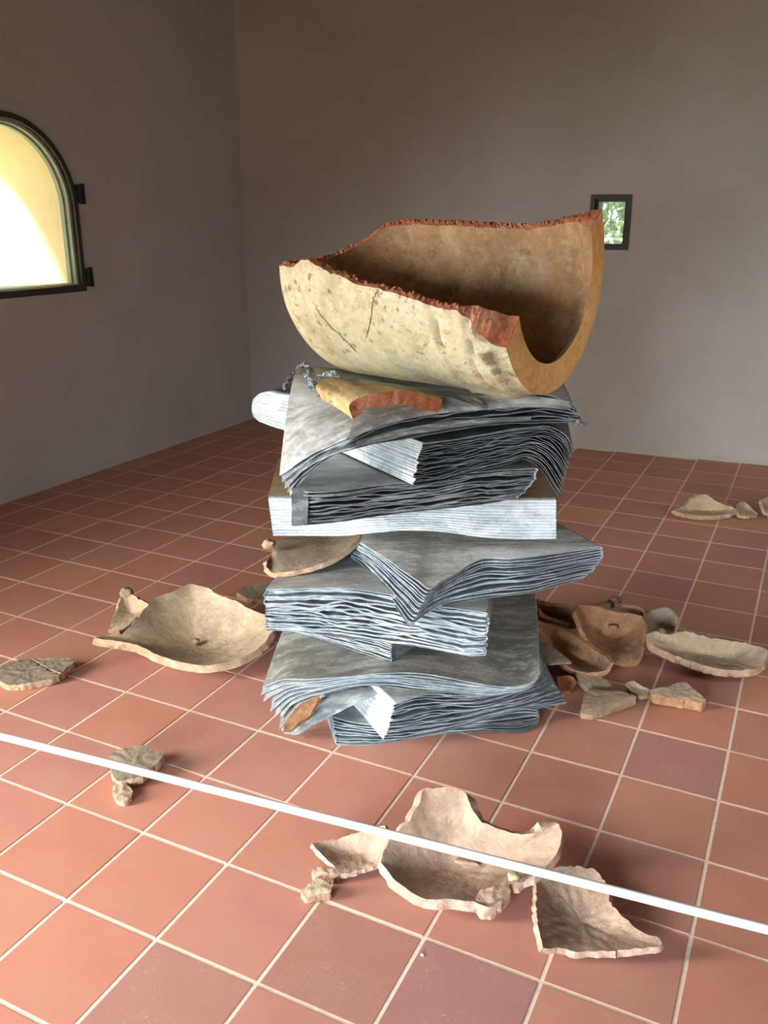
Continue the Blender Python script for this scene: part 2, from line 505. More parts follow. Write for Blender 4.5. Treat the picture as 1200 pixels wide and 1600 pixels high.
# ochre lining of the arched reveal (outer plaster)
mb = MB()
prof = [(WY-WR, WB), *arch, (WY+WR, WB)]
prof_o = [(WY-WR, WB), *arch, (WY+WR, WB)]
rows = []
for x, gr in ((XL-0.03, 0.012), (XL-TH-0.01, 0.012)):
    inner = []
    for (y, z) in [(WY-WR+0.012, WB)] + [(WY+(WR-0.012)*math.cos(a), WZ+(WR-0.012)*math.sin(a)) for a in np.linspace(math.pi, 0, 29)] + [(WY+WR-0.012, WB)]:
        inner.append((x, y, z))
    rows.append(inner)
outerr = []
for x in (XL-0.03, XL-TH-0.01):
    outerr.append([(x, y, z) for (y, z) in prof])
P = np.array(rows).transpose(1, 0, 2); Q = np.array(outerr).transpose(1, 0, 2)
mb.solid(P, Q, 0, 0)
mb.box((XL-TH/2-0.02, WY, WB+0.006), (TH-0.03, 2*WR, 0.012))
tag(mb.build('trim_1', M_OCHRE), kind='structure')

# far wall with a small square opening
S0, S1, Z0, Z1 = 2.685, 2.952, 1.398, 1.752
mb = MB()
def fw(poly): mb.prism(poly, DR, (0, 0, 1), N0, DN*TH)
fw([(0.0, -0.1), (S0, -0.1), (S0, ZC), (0.0, ZC)])
fw([(S0, -0.1), (S1, -0.1), (S1, Z0), (S0, Z0)])
fw([(S0, Z1), (S1, Z1), (S1, ZC), (S0, ZC)])
fw([(S1, -0.1), (6.9, -0.1), (6.9, ZC), (S1, ZC)])
# faint raised plaster patch around the window
tag(mb.build('wall_back', M_WALL), kind='structure')
mb = MB()
def fwp(poly, t=0.006): mb.prism(poly, DR, (0, 0, 1), N0 - DN*t, DN*(t+0.004))
fwp([(S0-0.065, Z1+0.006), (S1+0.012, Z1+0.006), (S1+0.008, Z1+0.026), (S0-0.06, Z1+0.034)])
fwp([(S0-0.065, Z0-0.02), (S0, Z0-0.02), (S0, Z1+0.006), (S0-0.065, Z1+0.006)])
fwp([(S0-0.065, Z0-0.030), (S1+0.012, Z0-0.022), (S1+0.012, Z0), (S0-0.065, Z0)])
tag(mb.build('trim_2', M_WALL), kind='structure')

mb = MB(); mb.box((XR+0.15, 0.5, ZC/2-0.05), (0.3, 11.5, ZC+0.1))
# right wall: opening built from blocks
mb = MB()
RY0, RY1, RZ0, RZ1 = 2.0, 2.9, 1.2, 2.2
def rw(poly): mb.prism(poly, (0, 1, 0), (0, 0, 1), (XR, 0, 0), (0.4, 0, 0))
rw([(YB-0.4, -0.1), (RY0, -0.1), (RY0, ZC), (YB-0.4, ZC)])
rw([(RY0, -0.1), (RY1, -0.1), (RY1, RZ0), (RY0, RZ0)])
rw([(RY0, RZ1), (RY1, RZ1), (RY1, ZC), (RY0, ZC)])
rw([(RY1, -0.1), (6.2, -0.1), (6.2, ZC), (RY1, ZC)])
tag(mb.build('wall_right', M_WALL), kind='structure')
mb = MB()
def bw(poly): mb.prism(poly, (1, 0, 0), (0, 0, 1), (0, YB, 0), (0, -0.4, 0))
bw([(XL-0.6, -0.1), (-0.8, -0.1), (-0.8, ZC), (XL-0.6, ZC)])
bw([(-0.8, 2.6), (1.6, 2.6), (1.6, ZC), (-0.8, ZC)])
bw([(1.6, -0.1), (XR+0.4, -0.1), (XR+0.4, ZC), (1.6, ZC)])
tag(mb.build('wall_front', M_WALL), kind='structure')
mb = MB(); mb.box((0.4, 0.45, ZC+0.1), (7.6, 11.2, 0.2))
tag(mb.build('ceiling', M_CEIL), kind='structure')

# ground outside
mb = MB()
mb.box((0, 0, -0.20), (60, 60, 0.1))
tag(mb.build('ground_outside', M_GRASS), kind='structure')

# arched window: iron frame on the wall face, inner sash, pane, hinges
FRW = 0.025
win = empty('window_1', (XL, WY, WB)); tag(win, kind='structure')
def arch_ring(mb, ro, ri, bo, bi, x0, x1, mat=0):
    def prof_(r, b):
        return [(WY-r, b)] + [(WY+r*math.cos(a), WZ+r*math.sin(a)) for a in np.linspace(math.pi, 0, 33)] + [(WY+r, b)]
    o_, i_ = prof_(ro, bo), prof_(ri, bi)
    n = len(o_)
    V, Fc = [], []
    for x in (x0, x1):
        V += [(x, y, z) for y, z in o_] + [(x, y, z) for y, z in i_]
    for k in range(n):
        a, b = k, (k+1) % n
        Fc += [(a, b, b+n, a+n), (a+2*n, a+3*n, b+3*n, b+2*n), (a, a+2*n, b+2*n, b), (a+n, b+n, b+3*n, a+3*n)]
    mb.add(V, Fc, mat)
mb = MB(); arch_ring(mb, WR+FRW, WR-0.006, WB-0.036, WB+0.004, XL+0.020, XL-0.02)
mb.build('frame', M_IRON, win, smooth=30)
mb = MB(); arch_ring(mb, WR-0.006, WR-0.024, WB+0.004, WB+0.010, XL-0.012, XL-0.045)
mb.build('sash', M_GASKET, win, smooth=30)
mb = MB(); arch_ring(mb, WR-0.020, WR-0.034, WB+0.008, WB+0.014, XL-0.045, XL-0.075)
mb.build('glazing_bead', M_GASKET, win, smooth=30)
mb = MB()
poly = [(WY-WR+0.035, WB+0.012)] + [(WY+(WR-0.035)*math.cos(a), WZ+(WR-0.035)*math.sin(a)) for a in np.linspace(math.pi, 0, 33)] + [(WY+WR-0.035, WB+0.012)]
mb.prism(poly, (0, 1, 0), (0, 0, 1), (XL-0.062, 0, 0), (-0.005, 0, 0))
mb.build('pane', M_GLASS, win)
for hz in (1.735, 1.245):
    mb = MB()
    y = WY + WR + FRW
    mb.box((XL+0.012, y+0.020, hz), (0.022, 0.045, 0.11))
    mb.box((XL+0.020, y+0.046, hz+0.002), (0.026, 0.014, 0.118))
    mb.box((XL+0.026, y+0.012, hz), (0.012, 0.020, 0.075))
    mb.build('hinge', M_IRON, win)

# small window in far wall
win2 = empty('window_2', tuple(N0 + DR*S0 + np.array([0, 0, Z0]))); tag(win2, kind='structure')
def rect_ring(mb, s0, s1, z0, z1, w, off, d):
    for poly in ([(s0, z0), (s1, z0), (s1, z0+w), (s0, z0+w)], [(s0, z1-w), (s1, z1-w), (s1, z1), (s0, z1)],
                 [(s0, z0+w), (s0+w, z0+w), (s0+w, z1-w), (s0, z1-w)], [(s1-w, z0+w), (s1, z0+w), (s1, z1-w), (s1-w, z1-w)]):
        mb.prism(poly, DR, (0, 0, 1), N0 + DN*off, DN*d)
mb = MB(); rect_ring(mb, S0, S1, Z0, Z1, 0.028, -0.014, 0.045); mb.build('frame', M_IRON, win2)
mb = MB(); rect_ring(mb, S0+0.028, S1-0.026, Z0+0.02, Z1-0.028, 0.018, 0.032, 0.03); mb.build('sash', M_IRON, win2)
mb = MB(); mb.prism([(S0+.03, Z0+.03), (S1-.03, Z0+.03), (S1-.03, Z1-.03), (S0+.03, Z1-.03)], DR, (0, 0, 1), N0+DN*0.045, DN*0.004)
mb.build('pane', M_GLASS, win2)
mb = MB(); mb.prism([(S0+.028, Z0+.024), (S1-.028, Z0+.024), (S1-.028, Z0+.034), (S0+.028, Z0+.034)], DR, (0, 0, 1), N0+DN*0.07, DN*0.02)
mb.build('glazing_bead', M_GASKET, win2)

# shrub beyond the small window
sh = empty('leafy_shrub', tuple(N0 + DR*2.2 + DN*3.0 + np.array([0, 0, -0.15])),
           'pale green leafy shrub seen outside through the small square window', 'shrub')
mb = MB(); rs = random.Random(3)
base = N0 + DR*2.2 + DN*3.0
for k in range(13000):
    th_, ph_ = rs.uniform(0, 2*math.pi), math.acos(rs.uniform(-1, 1))
    rr_ = 1.35 * rs.uniform(0.55, 1.0) ** 0.5
    c = base + np.array([rr_*math.sin(ph_)*math.cos(th_), 0.7*rr_*math.sin(ph_)*math.sin(th_), 1.45 + 1.05*rr_*math.cos(ph_)])
    if c[2] < 0: continue
    s = rs.uniform(0.035, 0.075)
    a_ = np.array([rs.gauss(0, 1), rs.gauss(0, 1), rs.gauss(0, 1)]); a_ /= np.linalg.norm(a_)
    b2 = np.cross(a_, [rs.gauss(0, 1), rs.gauss(0, 1), rs.gauss(0, 1)]); b2 /= np.linalg.norm(b2)
    mb.add([c - a_*s, c + b2*s*0.4 , c + a_*s, c - b2*s*0.4], [(0, 1, 2, 3)])
tag(mb.build('foliage', M_LEAF, sh, recalc=False), kind='stuff')
mb = MB()
for k in range(5):
    a0 = base + np.array([rs.uniform(-.15, .15), rs.uniform(-.1, .1), -0.15]); a1 = base + np.array([rs.uniform(-.7, .7), rs.uniform(-.3, .3), 1.9])
    ring = []
    for t_, r_ in ((0, .03), (.5, .02), (1, .008)):
        c = a0 + (a1-a0)*t_
        ring.append([c + np.array([r_*math.cos(q), r_*math.sin(q), 0]) for q in np.linspace(0, 2*math.pi, 7)])
    mb.grid(np.array(ring))
mb.build('stem', M_BARK, sh)

# ------------------------------------------------------------------ sheets and books
def page_solid(mb, P, th, mat=0, edge=1):
    Q = P.copy(); Q[..., 2] -= th
    mb.solid(P, Q, mat, edge)

def front_curves(front, nu):
    A = []
    for p in front:
        if len(p) == 5:
            t, b = VP(p[0], p[1], p[4]), VP(p[2], p[3], p[4])
        elif len(p) == 6:
            t, b = FL(p[0], p[1], p[4]), FL(p[2], p[3], p[5])
        else:                                   # (pxt,pyt,pxb,pyb,'b',bt,bb)
            t, b = VP(p[0], p[1], p[5]), VP(p[2], p[3], p[6])
        A.append(np.concatenate([t, b]))
    R_ = resample(A, nu)
    return R_[:, :3], R_[:, 3:]

def book(name, label, n, front, back, mats, cover=None, spine=None, spine_mat=None, nu=44, nv=6, seed=0,
         jit=0.005, amp=0.6, thick=0.58, ease=1.0, endR=None, endL=None, cat='book', both=True, cover_th=0.0035,
         fold_out=1.0, wob=0.0, group=None, bottom_cover=True):
    Tt, Bb = front_curves(front, nu)
    bk = resample([np.concatenate([LW(a, b, zt), LW(a, b, zb)]) for a, b, zt, zb in back], nu)
    BT, BB = bk[:, :3], bk[:, 3:]
    c = (Tt.mean(0) + BT.mean(0)) / 2
    zmin = min(Bb[:, 2].min(), BB[:, 2].min())
    root = empty(name, (c[0], c[1], max(zmin, 0.0)), label, cat, group)
    rs = random.Random(seed)
    V = np.linspace(0, 1, nv) ** 1.6
    us = np.linspace(0, 1, nu)
    grids = []
    for k in range(n + 1):
        t0 = 1 - k / n                                    # from top
        e0 = endL(t0) if endL else 0.0
        e1 = endR(t0) if endR else 1.0
        e0 += rs.uniform(0, 0.006); e1 -= rs.uniform(0, 0.006)
        uu = e0 + (e1 - e0) * us
        pj = rs.uniform(-1, 1) * jit
        tt = np.array([t0 + amp / n * (ns(u*5 + seed*3.1, k*0.55, seed) * 1.0 + ns(u*13, k*0.9, seed+7) * 0.6) * min(1, 4*t0*(1-t0)+0.08) for u in us])
        tt = np.clip(tt, 0, 1)
        iT = np.stack([np.interp(uu, us, Tt[:, q]) for q in range(3)], 1)
        iB = np.stack([np.interp(uu, us, Bb[:, q]) for q in range(3)], 1)
        jT = np.stack([np.interp(uu, us, BT[:, q]) for q in range(3)], 1)
        jB = np.stack([np.interp(uu, us, BB[:, q]) for q in range(3)], 1)
        Fp = iB + (iT - iB) * tt[:, None]
        Bp = jB + (jT - jB) * tt[:, None]
        dirv = Bp - Fp; dirv[:, 2] = 0
        dirv /= (np.linalg.norm(dirv, axis=1, keepdims=True) + 1e-9)
        jj = np.array([pj + jit * 1.3 * ns(u*4, k*1.7, seed+3) + jit*0.5*ns(u*24, k*2.3, seed) for u in us])
        Fp = Fp + dirv * jj[:, None]
        G = np.zeros((nu, nv, 3))
        for j, v in enumerate(V):
            G[:, j, :2] = Fp[:, :2] + (Bp[:, :2] - Fp[:, :2]) * v
            zv = 1 - (1 - v) ** ease
            G[:, j, 2] = Fp[:, 2] + (Bp[:, 2] - Fp[:, 2]) * zv
            if wob:
                G[:, j, 2] += wob * np.array([ns(u*4, v*3, seed) for u in us]) * (0.2 + v*(1-v)*3)
        G[..., 2] = np.maximum(G[..., 2], 0.0015)
        grids.append(G)
    gap = float(np.mean(Tt[:, 2] - Bb[:, 2])) / n
    for k, G in enumerate(grids):
        if k == 0 and cover is not None:
            mb = MB(); page_solid(mb, G, min(cover_th, gap*0.7))
            mb.build('cover', [cover, mats[1]], root, smooth=35)
            continue
        if k == n and cover is not None and bottom_cover:
            mb = MB(); page_solid(mb, G, min(0.0015, gap*0.5)); mb.build('cover', [cover, mats[1]], root, smooth=35)
            continue
        mb = MB(); page_solid(mb, G, gap * thick)
        mb.build('page', mats, root, smooth=35)
    if spine:
        for side in spine:
            mb = MB()
            for k in range(n):
                A, B = (grids[k][0], grids[k+1][0]) if side == 'L' else (grids[k][-1], grids[k+1][-1])
                A1, B1 = (grids[k][1], grids[k+1][1]) if side == 'L' else (grids[k][-2], grids[k+1][-2])
                out = (A - A1 + B - B1); out /= np.linalg.norm(out, axis=1, keepdims=True) + 1e-9
                A = A.copy(); B = B.copy(); B[:, 2] -= gap*thick*0.5
                mid = (A + B) / 2; h = (A - B) / 2
                hr = np.linalg.norm(h, axis=1, keepdims=True)
                R1, R2 = [], []
                for q in np.linspace(0, math.pi, 7):
                    R1.append(mid + h*math.cos(q)*1.0 + out*hr*math.sin(q)*1.15*fold_out)
                    R2.append(mid + h*math.cos(q)*0.62 + out*hr*math.sin(q)*0.70*fold_out)
                mb.solid(np.array(R1), np.array(R2), 0, 0)
            mb.build('spine', spine_mat or L_WHITE, root, smooth=50)
    return root

def ridged_panel(name, parent, top, bot, n, mat, depth=0.006, nu=60, out=-1, seed=0, back=None):
    """panel of n stacked folds between two world polylines; bulges to the viewer side"""
    t = resample(top, nu); b = resample(bot, nu)
    rows = []
    m = n*6
    tang = np.gradient((t+b)/2, axis=0); tang[:, 2] = 0
    tang /= np.linalg.norm(tang, axis=1, keepdims=True)
    nrm = np.stack([tang[:, 1], -tang[:, 0], 0*tang[:, 0]], 1) * (-out)
    for k in range(m+1):
        s = k / m
        ph = (s*n) % 1.0
        d = depth * (math.sqrt(max(0, 1 - (2*ph-1)**2)) - 0.8)
        dd = np.array([d + 0.0035*ns(i*0.5, int(s*n)*1.7, seed) + 0.002*ns(i*1.7, s*40, seed) for i in range(nu)])
        rows.append(b + (t-b)*s + nrm*dd[:, None])
    P = np.array(rows).transpose(1, 0, 2)
    Q = P - (nrm*0.018)[:, None, :]
    mb = MB(); mb.solid(P, Q, 0, 0)
    return mb.build(name, mat, parent, smooth=60)

PG = [L_PAGE, L_EDGE]
PD = [L_DARK, L_DEDGE]

# 10 lowest
book('lead_book', 'lowest grey lead book lying flat on the tiled floor, half hidden under the fanned book', 8,
     [(521,1121,527,1162, 0.057,0.003), (545,1127,552,1163,0.057,0.003), (601,1134,601,1160,0.055,0.003), (660,1135,660,1150,0.05,0.003),
      (704,1129,704,1144,0.05,0.003), (760,1118,760,1142,0.05,0.003), (832,1109,832,1136,0.055,0.003), (843,1112,843,1128,0.05,0.003)],
     [(-0.27,2.90,0.057,0.004), (0.50,3.0,0.057,0.004)], PG, L_COVER, 'L', L_EDGE, seed=1, jit=0.006, amp=0.7)
# 9 fanned book with white spine
book('lead_book', 'lead book with white spine corner and pages fanned right, second from the floor', 15,
     [(618,1098,602,1157,'b',2.38,2.36), (655,1085,640,1155,'b',2.42,2.38), (700,1084,690,1145,'b',2.45,2.42), (750,1086,740,1130,'b',2.49,2.47),
      (800,1076,800,1115,'b',2.54,2.52), (830,1060,850,1107,'b',2.62,2.55), (850,1044,888,1101,'b',2.74,2.57)],
     [(-0.27,2.90,0.185,0.065), (0.55,3.05,0.185,0.065)], PG, L_COVER, 'L', L_WHITE, seed=2, jit=0.008, amp=1.0)
# 8 wide drooping cover
r8 = book('lead_book', 'wide lead book with cover drooping in folds at its left, third from the floor', 7,
     [(400,1077,436,1142,'b',2.56,2.44), (420,1069,452,1120,'b',2.54,2.45), (443,1061,467,1101,'b',2.50,2.46), (480,1061,492,1089,'b',2.47,2.46),
      (540,1056,552,1074,'b',2.46,2.45), (600,1051,598,1072,'b',2.45,2.45), (655,1052,640,1077,'b',2.45,2.45), (710,1061,695,1081,'b',2.45,2.45),
      (752,1068,740,1086,'b',2.45,2.45), (800,1071,790,1083,'b',2.46,2.46), (832,1064,828,1074,'b',2.47,2.47), (844,1052,842,1058,'b',2.48,2.48)],
     [(-0.33,3.08,0.232,0.19), (0.584,3.08,0.232,0.19)], [L_COVER, L_EDGE], L_COVB, 'R', L_EDGE, seed=3, jit=0.006, amp=0.7, ease=2.2, nu=60, nv=10,
     endL=lambda t: 0.030*math.sin(t*8.0)**2)
# hanging inner sheet at the left of book 8
up_ = [VP(604,1070,2.50), VP(560,1075,2.50), VP(505,1090,2.49), (VP(468,1110,2.48)), VP(440,1140,2.46)]
lo_ = [VP(606,1078,2.46), VP(562,1097,2.45), VP(522,1117,2.44), VP(488,1134,2.43), VP(464,1148,2.42), VP(446,1147,2.43)]
ru, rl = resample(up_, 30), resample(lo_, 30)
P = np.stack([ru + (rl-ru)*s + np.outer(np.array([0.006*ns(i*.3, s*3) for i in range(30)]), EB) for s in np.linspace(0, 1, 7)], 1)
P[..., 2] = np.maximum(P[..., 2], 0.004)
mb = MB(); mb.solid(P, P + EB*0.004, 0, 1); mb.build('hanging_page', [L_COVER, L_EDGE], r8, smooth=40)
# 7 small wedge
book('lead_book', 'small dark lead book with corner forward on the wide drooping cover', 9,
     [(455,974,460,986,'b',2.78,2.78), (500,980,500,997,'b',2.71,2.71), (530,985,530,1008,'b',2.66,2.66), (580,994,580,1024,'b',2.57,2.57), (611,1003,610,1034,'b',2.525,2.525)],
     [(-0.0,3.12,0.306,0.237), (0.325,2.90,0.306,0.237)], PG, L_COVER, 'R', L_PAGE, seed=4, jit=0.004, fold_out=0.8)
# 6 creased book
book('lead_book', 'thick lead book with crumpled pages and pale left end, below the flat brown sherd', 24,
     [(415,921,418,984,'b',2.60,2.60), (450,921,455,985,'b',2.585,2.585), (480,920,490,989,'b',2.575,2.575), (555,921,540,995,'b',2.545,2.545),
      (605,930,605,1004,'b',2.52,2.52), (660,943,655,1010,'b',2.49,2.49), (697,950,705,1020,'b',2.465,2.465), (735,955,735,1025,'b',2.44,2.44), (761,959,757,1024,'b',2.425,2.425)],
     [(-0.27,3.13,0.455,0.312), (0.405,2.96,0.455,0.312)], PG, L_PALE, 'LR', L_EDGE, seed=5, jit=0.010, amp=1.9, nu=70, thick=0.86, cover_th=0.003)
# 5 open V book
book('lead_book', 'open lead book with one corner pointing at the viewer, under the whitewashed thick book', 12,
     [(562,846,545,871,0.56,0.47), (585,860,565,884,0.558,0.465), (607,874,585,905,0.556,0.46), (630,892,603,927,0.553,0.455), (652,907,620,952,0.548,0.445),
      (671,921,639,977,0.540,0.435), (690,908,662,962,0.545,0.445), (715,894,690,948,0.55,0.452), (735,880,722,941,0.556,0.456), (752,872,755,936,0.56,0.457),
      (800,872,790,931,0.563,0.458), (835,869,820,928,0.566,0.458), (885,862,867,916,0.570,0.458), (918,857,905,906,0.574,0.458), (946,852,930,902,0.577,0.458)],
     [(-0.06,2.90,0.585,0.47), (0.15,3.0,0.59,0.46), (0.52,3.10,0.595,0.46)], [L_PAGE, L_EDGE], L_PALE, 'R', L_EDGE, seed=6, jit=0.005, amp=0.7, nu=70, nv=7, thick=0.5,
     endR=lambda t: 1.0 - 0.035*abs(2*t-1.3)**2.0)
# 4 white block
r4 = empty('lead_book', tuple(LW(0.1, 2.95, 0.60)), 'thick closed book with whitewashed spine facing front and ochre stained top', 'book')
top4 = [VP(419,778,2.71), VP(500,780,2.70), VP(640,781,2.70), VP(760,781,2.69), VP(869,781,2.69)]
bot4 = [VP(427,838,2.71), VP(480,838,2.71), VP(540,838,2.70), VP(600,832,2.70), VP(640,829,2.70), VP(700,833,2.70), VP(750,840,2.69), VP(800,843,2.69), VP(869,843,2.69)]
ridged_panel('spine', r4, top4, bot4, 13, L_WHITE, 0.007, nu=110, seed=4)
def slab(parent, name, corners_top, dz, mats, nu=14, nv=10, wob=0.003, seed=0):
    a, b, c, d = [np.array(q) for q in corners_top]      # FL, FR, BR, BL
    P = np.zeros((nu, nv, 3))
    for i in range(nu):
        for j in range(nv):
            s, t = i/(nu-1), j/(nv-1)
            P[i, j] = (a*(1-s)+b*s)*(1-t) + (d*(1-s)+c*s)*t
            P[i, j, 2] += wob*ns(s*4, t*4, seed)
    Q = P.copy(); Q[..., 2] -= dz
    mb = MB(); mb.solid(P, Q, 0, 1)
    return mb.build(name, mats, parent, smooth=30)
z4 = 0.732
FLc, FRc = VP(419,778,2.715), VP(869,781,2.70)
BRc, BLc = LW(0.69, 3.20, z4), LW(-0.40, 3.20, z4)
FLc[2] = FRc[2] = z4
slab(r4, 'cover', (FLc, FRc, BRc, BLc), 0.004, [L_OCHRE, L_OCHRE], seed=4)
down = np.array([0, 0, -0.0065])
for k in range(16):
    rj = random.Random(k)
    q = [p + down*(k+1)*1.18 + EB*rj.uniform(0, 0.004) + EA*rj.uniform(-0.003, 0.001) for p in (FLc + EB*(0.02+0.04*k/15) + EA*0.006, FRc + EB*0.02, BRc, BLc)]
    slab(r4, 'page', q, 0.0045, [L_COVB, L_OCHRE], nu=8, nv=6, seed=k)
lowc = [p + np.array([0, 0, -0.1285]) for p in (FLc + EB*0.06 + EA*0.01, FRc + EB*0.06, BRc, BLc)]
slab(r4, 'cover', lowc, 0.004, [L_OCHRE, L_OCHRE], seed=9)
# 3 closed dark book
r3 = book('lead_book', 'dark closed lead book with curled right end, lying on the whitewashed thick book', 14,
     [(457,764,455,822,0.838,0.732), (480,767,480,820,0.838,0.732), (530,765,530,815,0.838,0.732), (592,757,580,807,0.84,0.732), (650,752,630,801,0.84,0.732),
      (690,745,680,796,0.84,0.732), (740,737,740,789,0.84,0.732), (800,732,777,784,0.84,0.732), (838,731,826,776,0.84,0.732)],
     [(-0.33,3.0,0.842,0.738), (0.38,3.2,0.842,0.738)], PD, L_COVER, 'R', L_WHITE, seed=8, jit=0.007, amp=1.4, nu=60,
     endR=lambda t: 0.955 + 0.045*min(1, t*1.8)**0.7, fold_out=1.2)
# broad smooth sheets closing its left end
for k, (x0, x1, y0, y1) in enumerate([(456, 481, 762, 821)]):
    P = np.zeros((4, 8, 3))
    for i in range(4):
        for j in range(8):
            s, t = i/3, j/7
            P[i, j] = VP(x0+(x1-x0)*s + 0.8*math.sin(t*5+k), y0+(y1-y0)*t, 2.425+0.012*k + 0.02*(1-t))
    mb = MB(); mb.solid(P, P + EB*0.003, 0, 1); mb.build('folded_page', [L_DARK, L_DEDGE], r3, smooth=40)
# 2 dark fanned book with white spine corner
book('lead_book', 'dark lead book with white scalloped spine corner in front and pages drooping at the right', 19,
     [(660,691,646,757,'b',2.53,2.487), (702,686,690,750,'b',2.60,2.56), (752,678,740,736,'b',2.66,2.63), (815,668,790,724,'b',2.72,2.69),
      (862,667,826,718,'b',2.74,2.72), (884,680,848,736,'b',2.74,2.71), (896,703,873,775,'b',2.73,2.68)],
     [(-0.226,3.0,0.975,0.848), (0.66,3.18,0.975,0.848)], PD, L_DARK, 'L', L_WHITE, seed=9, jit=0.008, amp=1.5, nu=60, thick=0.38, fold_out=1.0)
# whitened book end at the back left
rD = empty('lead_book', tuple(LW(-0.3, 3.15, 0.846)), 'whitened book end with rounded slanting ridges sticking out behind the pale drooping cover', 'book')
topD = [VP(394,636,3.14), VP(396,624,3.13), VP(403,616,3.12), VP(416,612,3.10), VP(437,615,3.06), VP(480,622,2.99), VP(540,636,2.90)]
botD = [VP(394,640,3.14), VP(396,650,3.13), VP(402,657,3.12), VP(414,663,3.10), VP(437,671,3.06), VP(480,682,2.99), VP(540,694,2.90)]
ridged_panel('spine', rD, topD, botD, 11, L_WHITE, 0.008, nu=70, seed=14)
tD, bD = resample(topD, 20), resample(botD, 20)
for k in range(9):
    s0 = (k+0.4)/9
    row = bD + (tD-bD)*s0 + EB*0.012
    P = np.stack([row + (EB*0.35+EA*0.12)*v for v in np.linspace(0, 1, 4)], 1)
    mb = MB(); page_solid(mb, P, 0.004); mb.build('page', PG, rD, smooth=40)
# 1 top book with pale draped cover
r1 = book('lead_book', 'topmost lead book with pale cover draped down over the left and ragged crumpled pages', 9,
     [(436,742,452,776,'b',2.50,2.50), (447,736,463,762,'b',2.48,2.48), (465,722,478,744,'b',2.45,2.45), (487,708,497,728,'b',2.43,2.43), (518,694,525,711,'b',2.41,2.41),
      (545,681,550,705,'b',2.39,2.385), (566,664,575,698,'b',2.43,2.41), (600,651,600,692,'b',2.48,2.46), (640,641,640,685,'b',2.54,2.52), (690,628,690,676,'b',2.62,2.60),
      (740,624,740,667,'b',2.67,2.66), (800,621,800,662,'b',2.72,2.71), (860,617,865,661,'b',2.74,2.73), (896,636,912,660,'b',2.74,2.73)],
     [(-0.285,2.95,1.13,1.0), (-0.1,3.0,1.10,0.99), (0.20,3.05,1.075,0.985), (0.62,3.08,1.075,0.985)], [L_PAGE, L_EDGE], L_PALE, None, None, seed=21, jit=0.016, amp=1.6,
     ease=2.0, nu=90, nv=12, thick=0.33, cover_th=0.004)
# ragged crumpled ribbons torn from the cover
def ribbon(parent, name, pts, w, seed, mats, n=50):
    c = resample([VP(*p) for p in pts], n)
    P = np.zeros((n, 6, 3))
    for i in range(n):
        for j in range(6):
            s = j/5 - 0.5
            P[i, j] = c[i] + EA*(w*s*(1+0.8*ns(i*.3, 1, seed)) + 0.010*ns(i*.45, j*.8, seed)) + np.array([0, 0, 0.014*ns(i*.5, j*1.2, seed+5) - abs(s)*w*0.7]) + EB*0.012*ns(i*.35, j, seed+9)
    mb = MB(); mb.solid(P, P - normals(P)*0.0025, 0, 1)
    return mb.build(name, mats, parent, smooth=40)
ribbon(r1, 'torn_strip', [(472,566,2.93), (484,572,2.86), (482,584,2.80), (489,594,2.74), (491,606,2.68)], 0.022, 3, [L_PAGE, L_EDGE])
ribbon(r1, 'torn_strip', [(494,586,2.80), (505,584,2.78), (522,580,2.76), (528,588,2.72), (545,600,2.66), (560,606,2.60), (574,615,2.55)], 0.026, 8, [L_PAGE, L_EDGE])
ribbon(r1, 'torn_strip', [(468,572,2.95), (452,592,2.85), (444,605,2.80)], 0.010, 12, [L_PAGE, L_EDGE])
ribbon(r1, 'torn_strip', [(893,632,2.75), (898,642,2.74), (892,652,2.73), (900,659,2.73), (914,660,2.73)], 0.012, 17, [L_PAGE, L_EDGE])
def curtain(parent, name, up, lo, mats, n=50, m=8, thick=0.003, bump_=0.006, seed=0):
    ru, rl = resample([VP(*p) for p in up], n), resample([VP(*p) for p in lo], n)
    P = np.stack([ru + (rl-ru)*s + np.outer(np.array([bump_*ns(i*.18, s*2.2, seed) for i in range(n)]), EB) for s in np.linspace(0, 1, m)], 1)
    mb = MB(); mb.solid(P, P + EB*thick, 0, 1)
    return mb.build(name, mats, parent, smooth=40)
curtain(r1, 'folded_page', [(548,668,2.40), (600,645,2.46), (650,632,2.53), (700,620,2.62), (760,618,2.67), (830,618,2.71), (890,628,2.74)],
        [(546,686,2.37), (600,664,2.43), (650,652,2.50), (700,645,2.58), (760,640,2.65), (830,636,2.70), (892,640,2.73)], [L_PALE, L_EDGE], bump_=0.02, seed=2)
curtain(r1, 'folded_page', [(556,690,2.385), (620,672,2.47), (690,660,2.56), (760,654,2.65), (830,650,2.70)],
        [(560,698,2.37), (620,684,2.45), (690,670,2.54), (760,662,2.63), (830,656,2.69)], [L_COVER, L_EDGE], bump_=0.014, seed=5)
curtain(r1, 'torn_flap', [(560,592,2.60), (640,604,2.60), (700,612,2.62), (748,622,2.64)],
        [(566,604,2.52), (640,612,2.54), (705,622,2.58), (768,642,2.63)], [L_COVB, L_EDGE], bump_=0.01, seed=7)

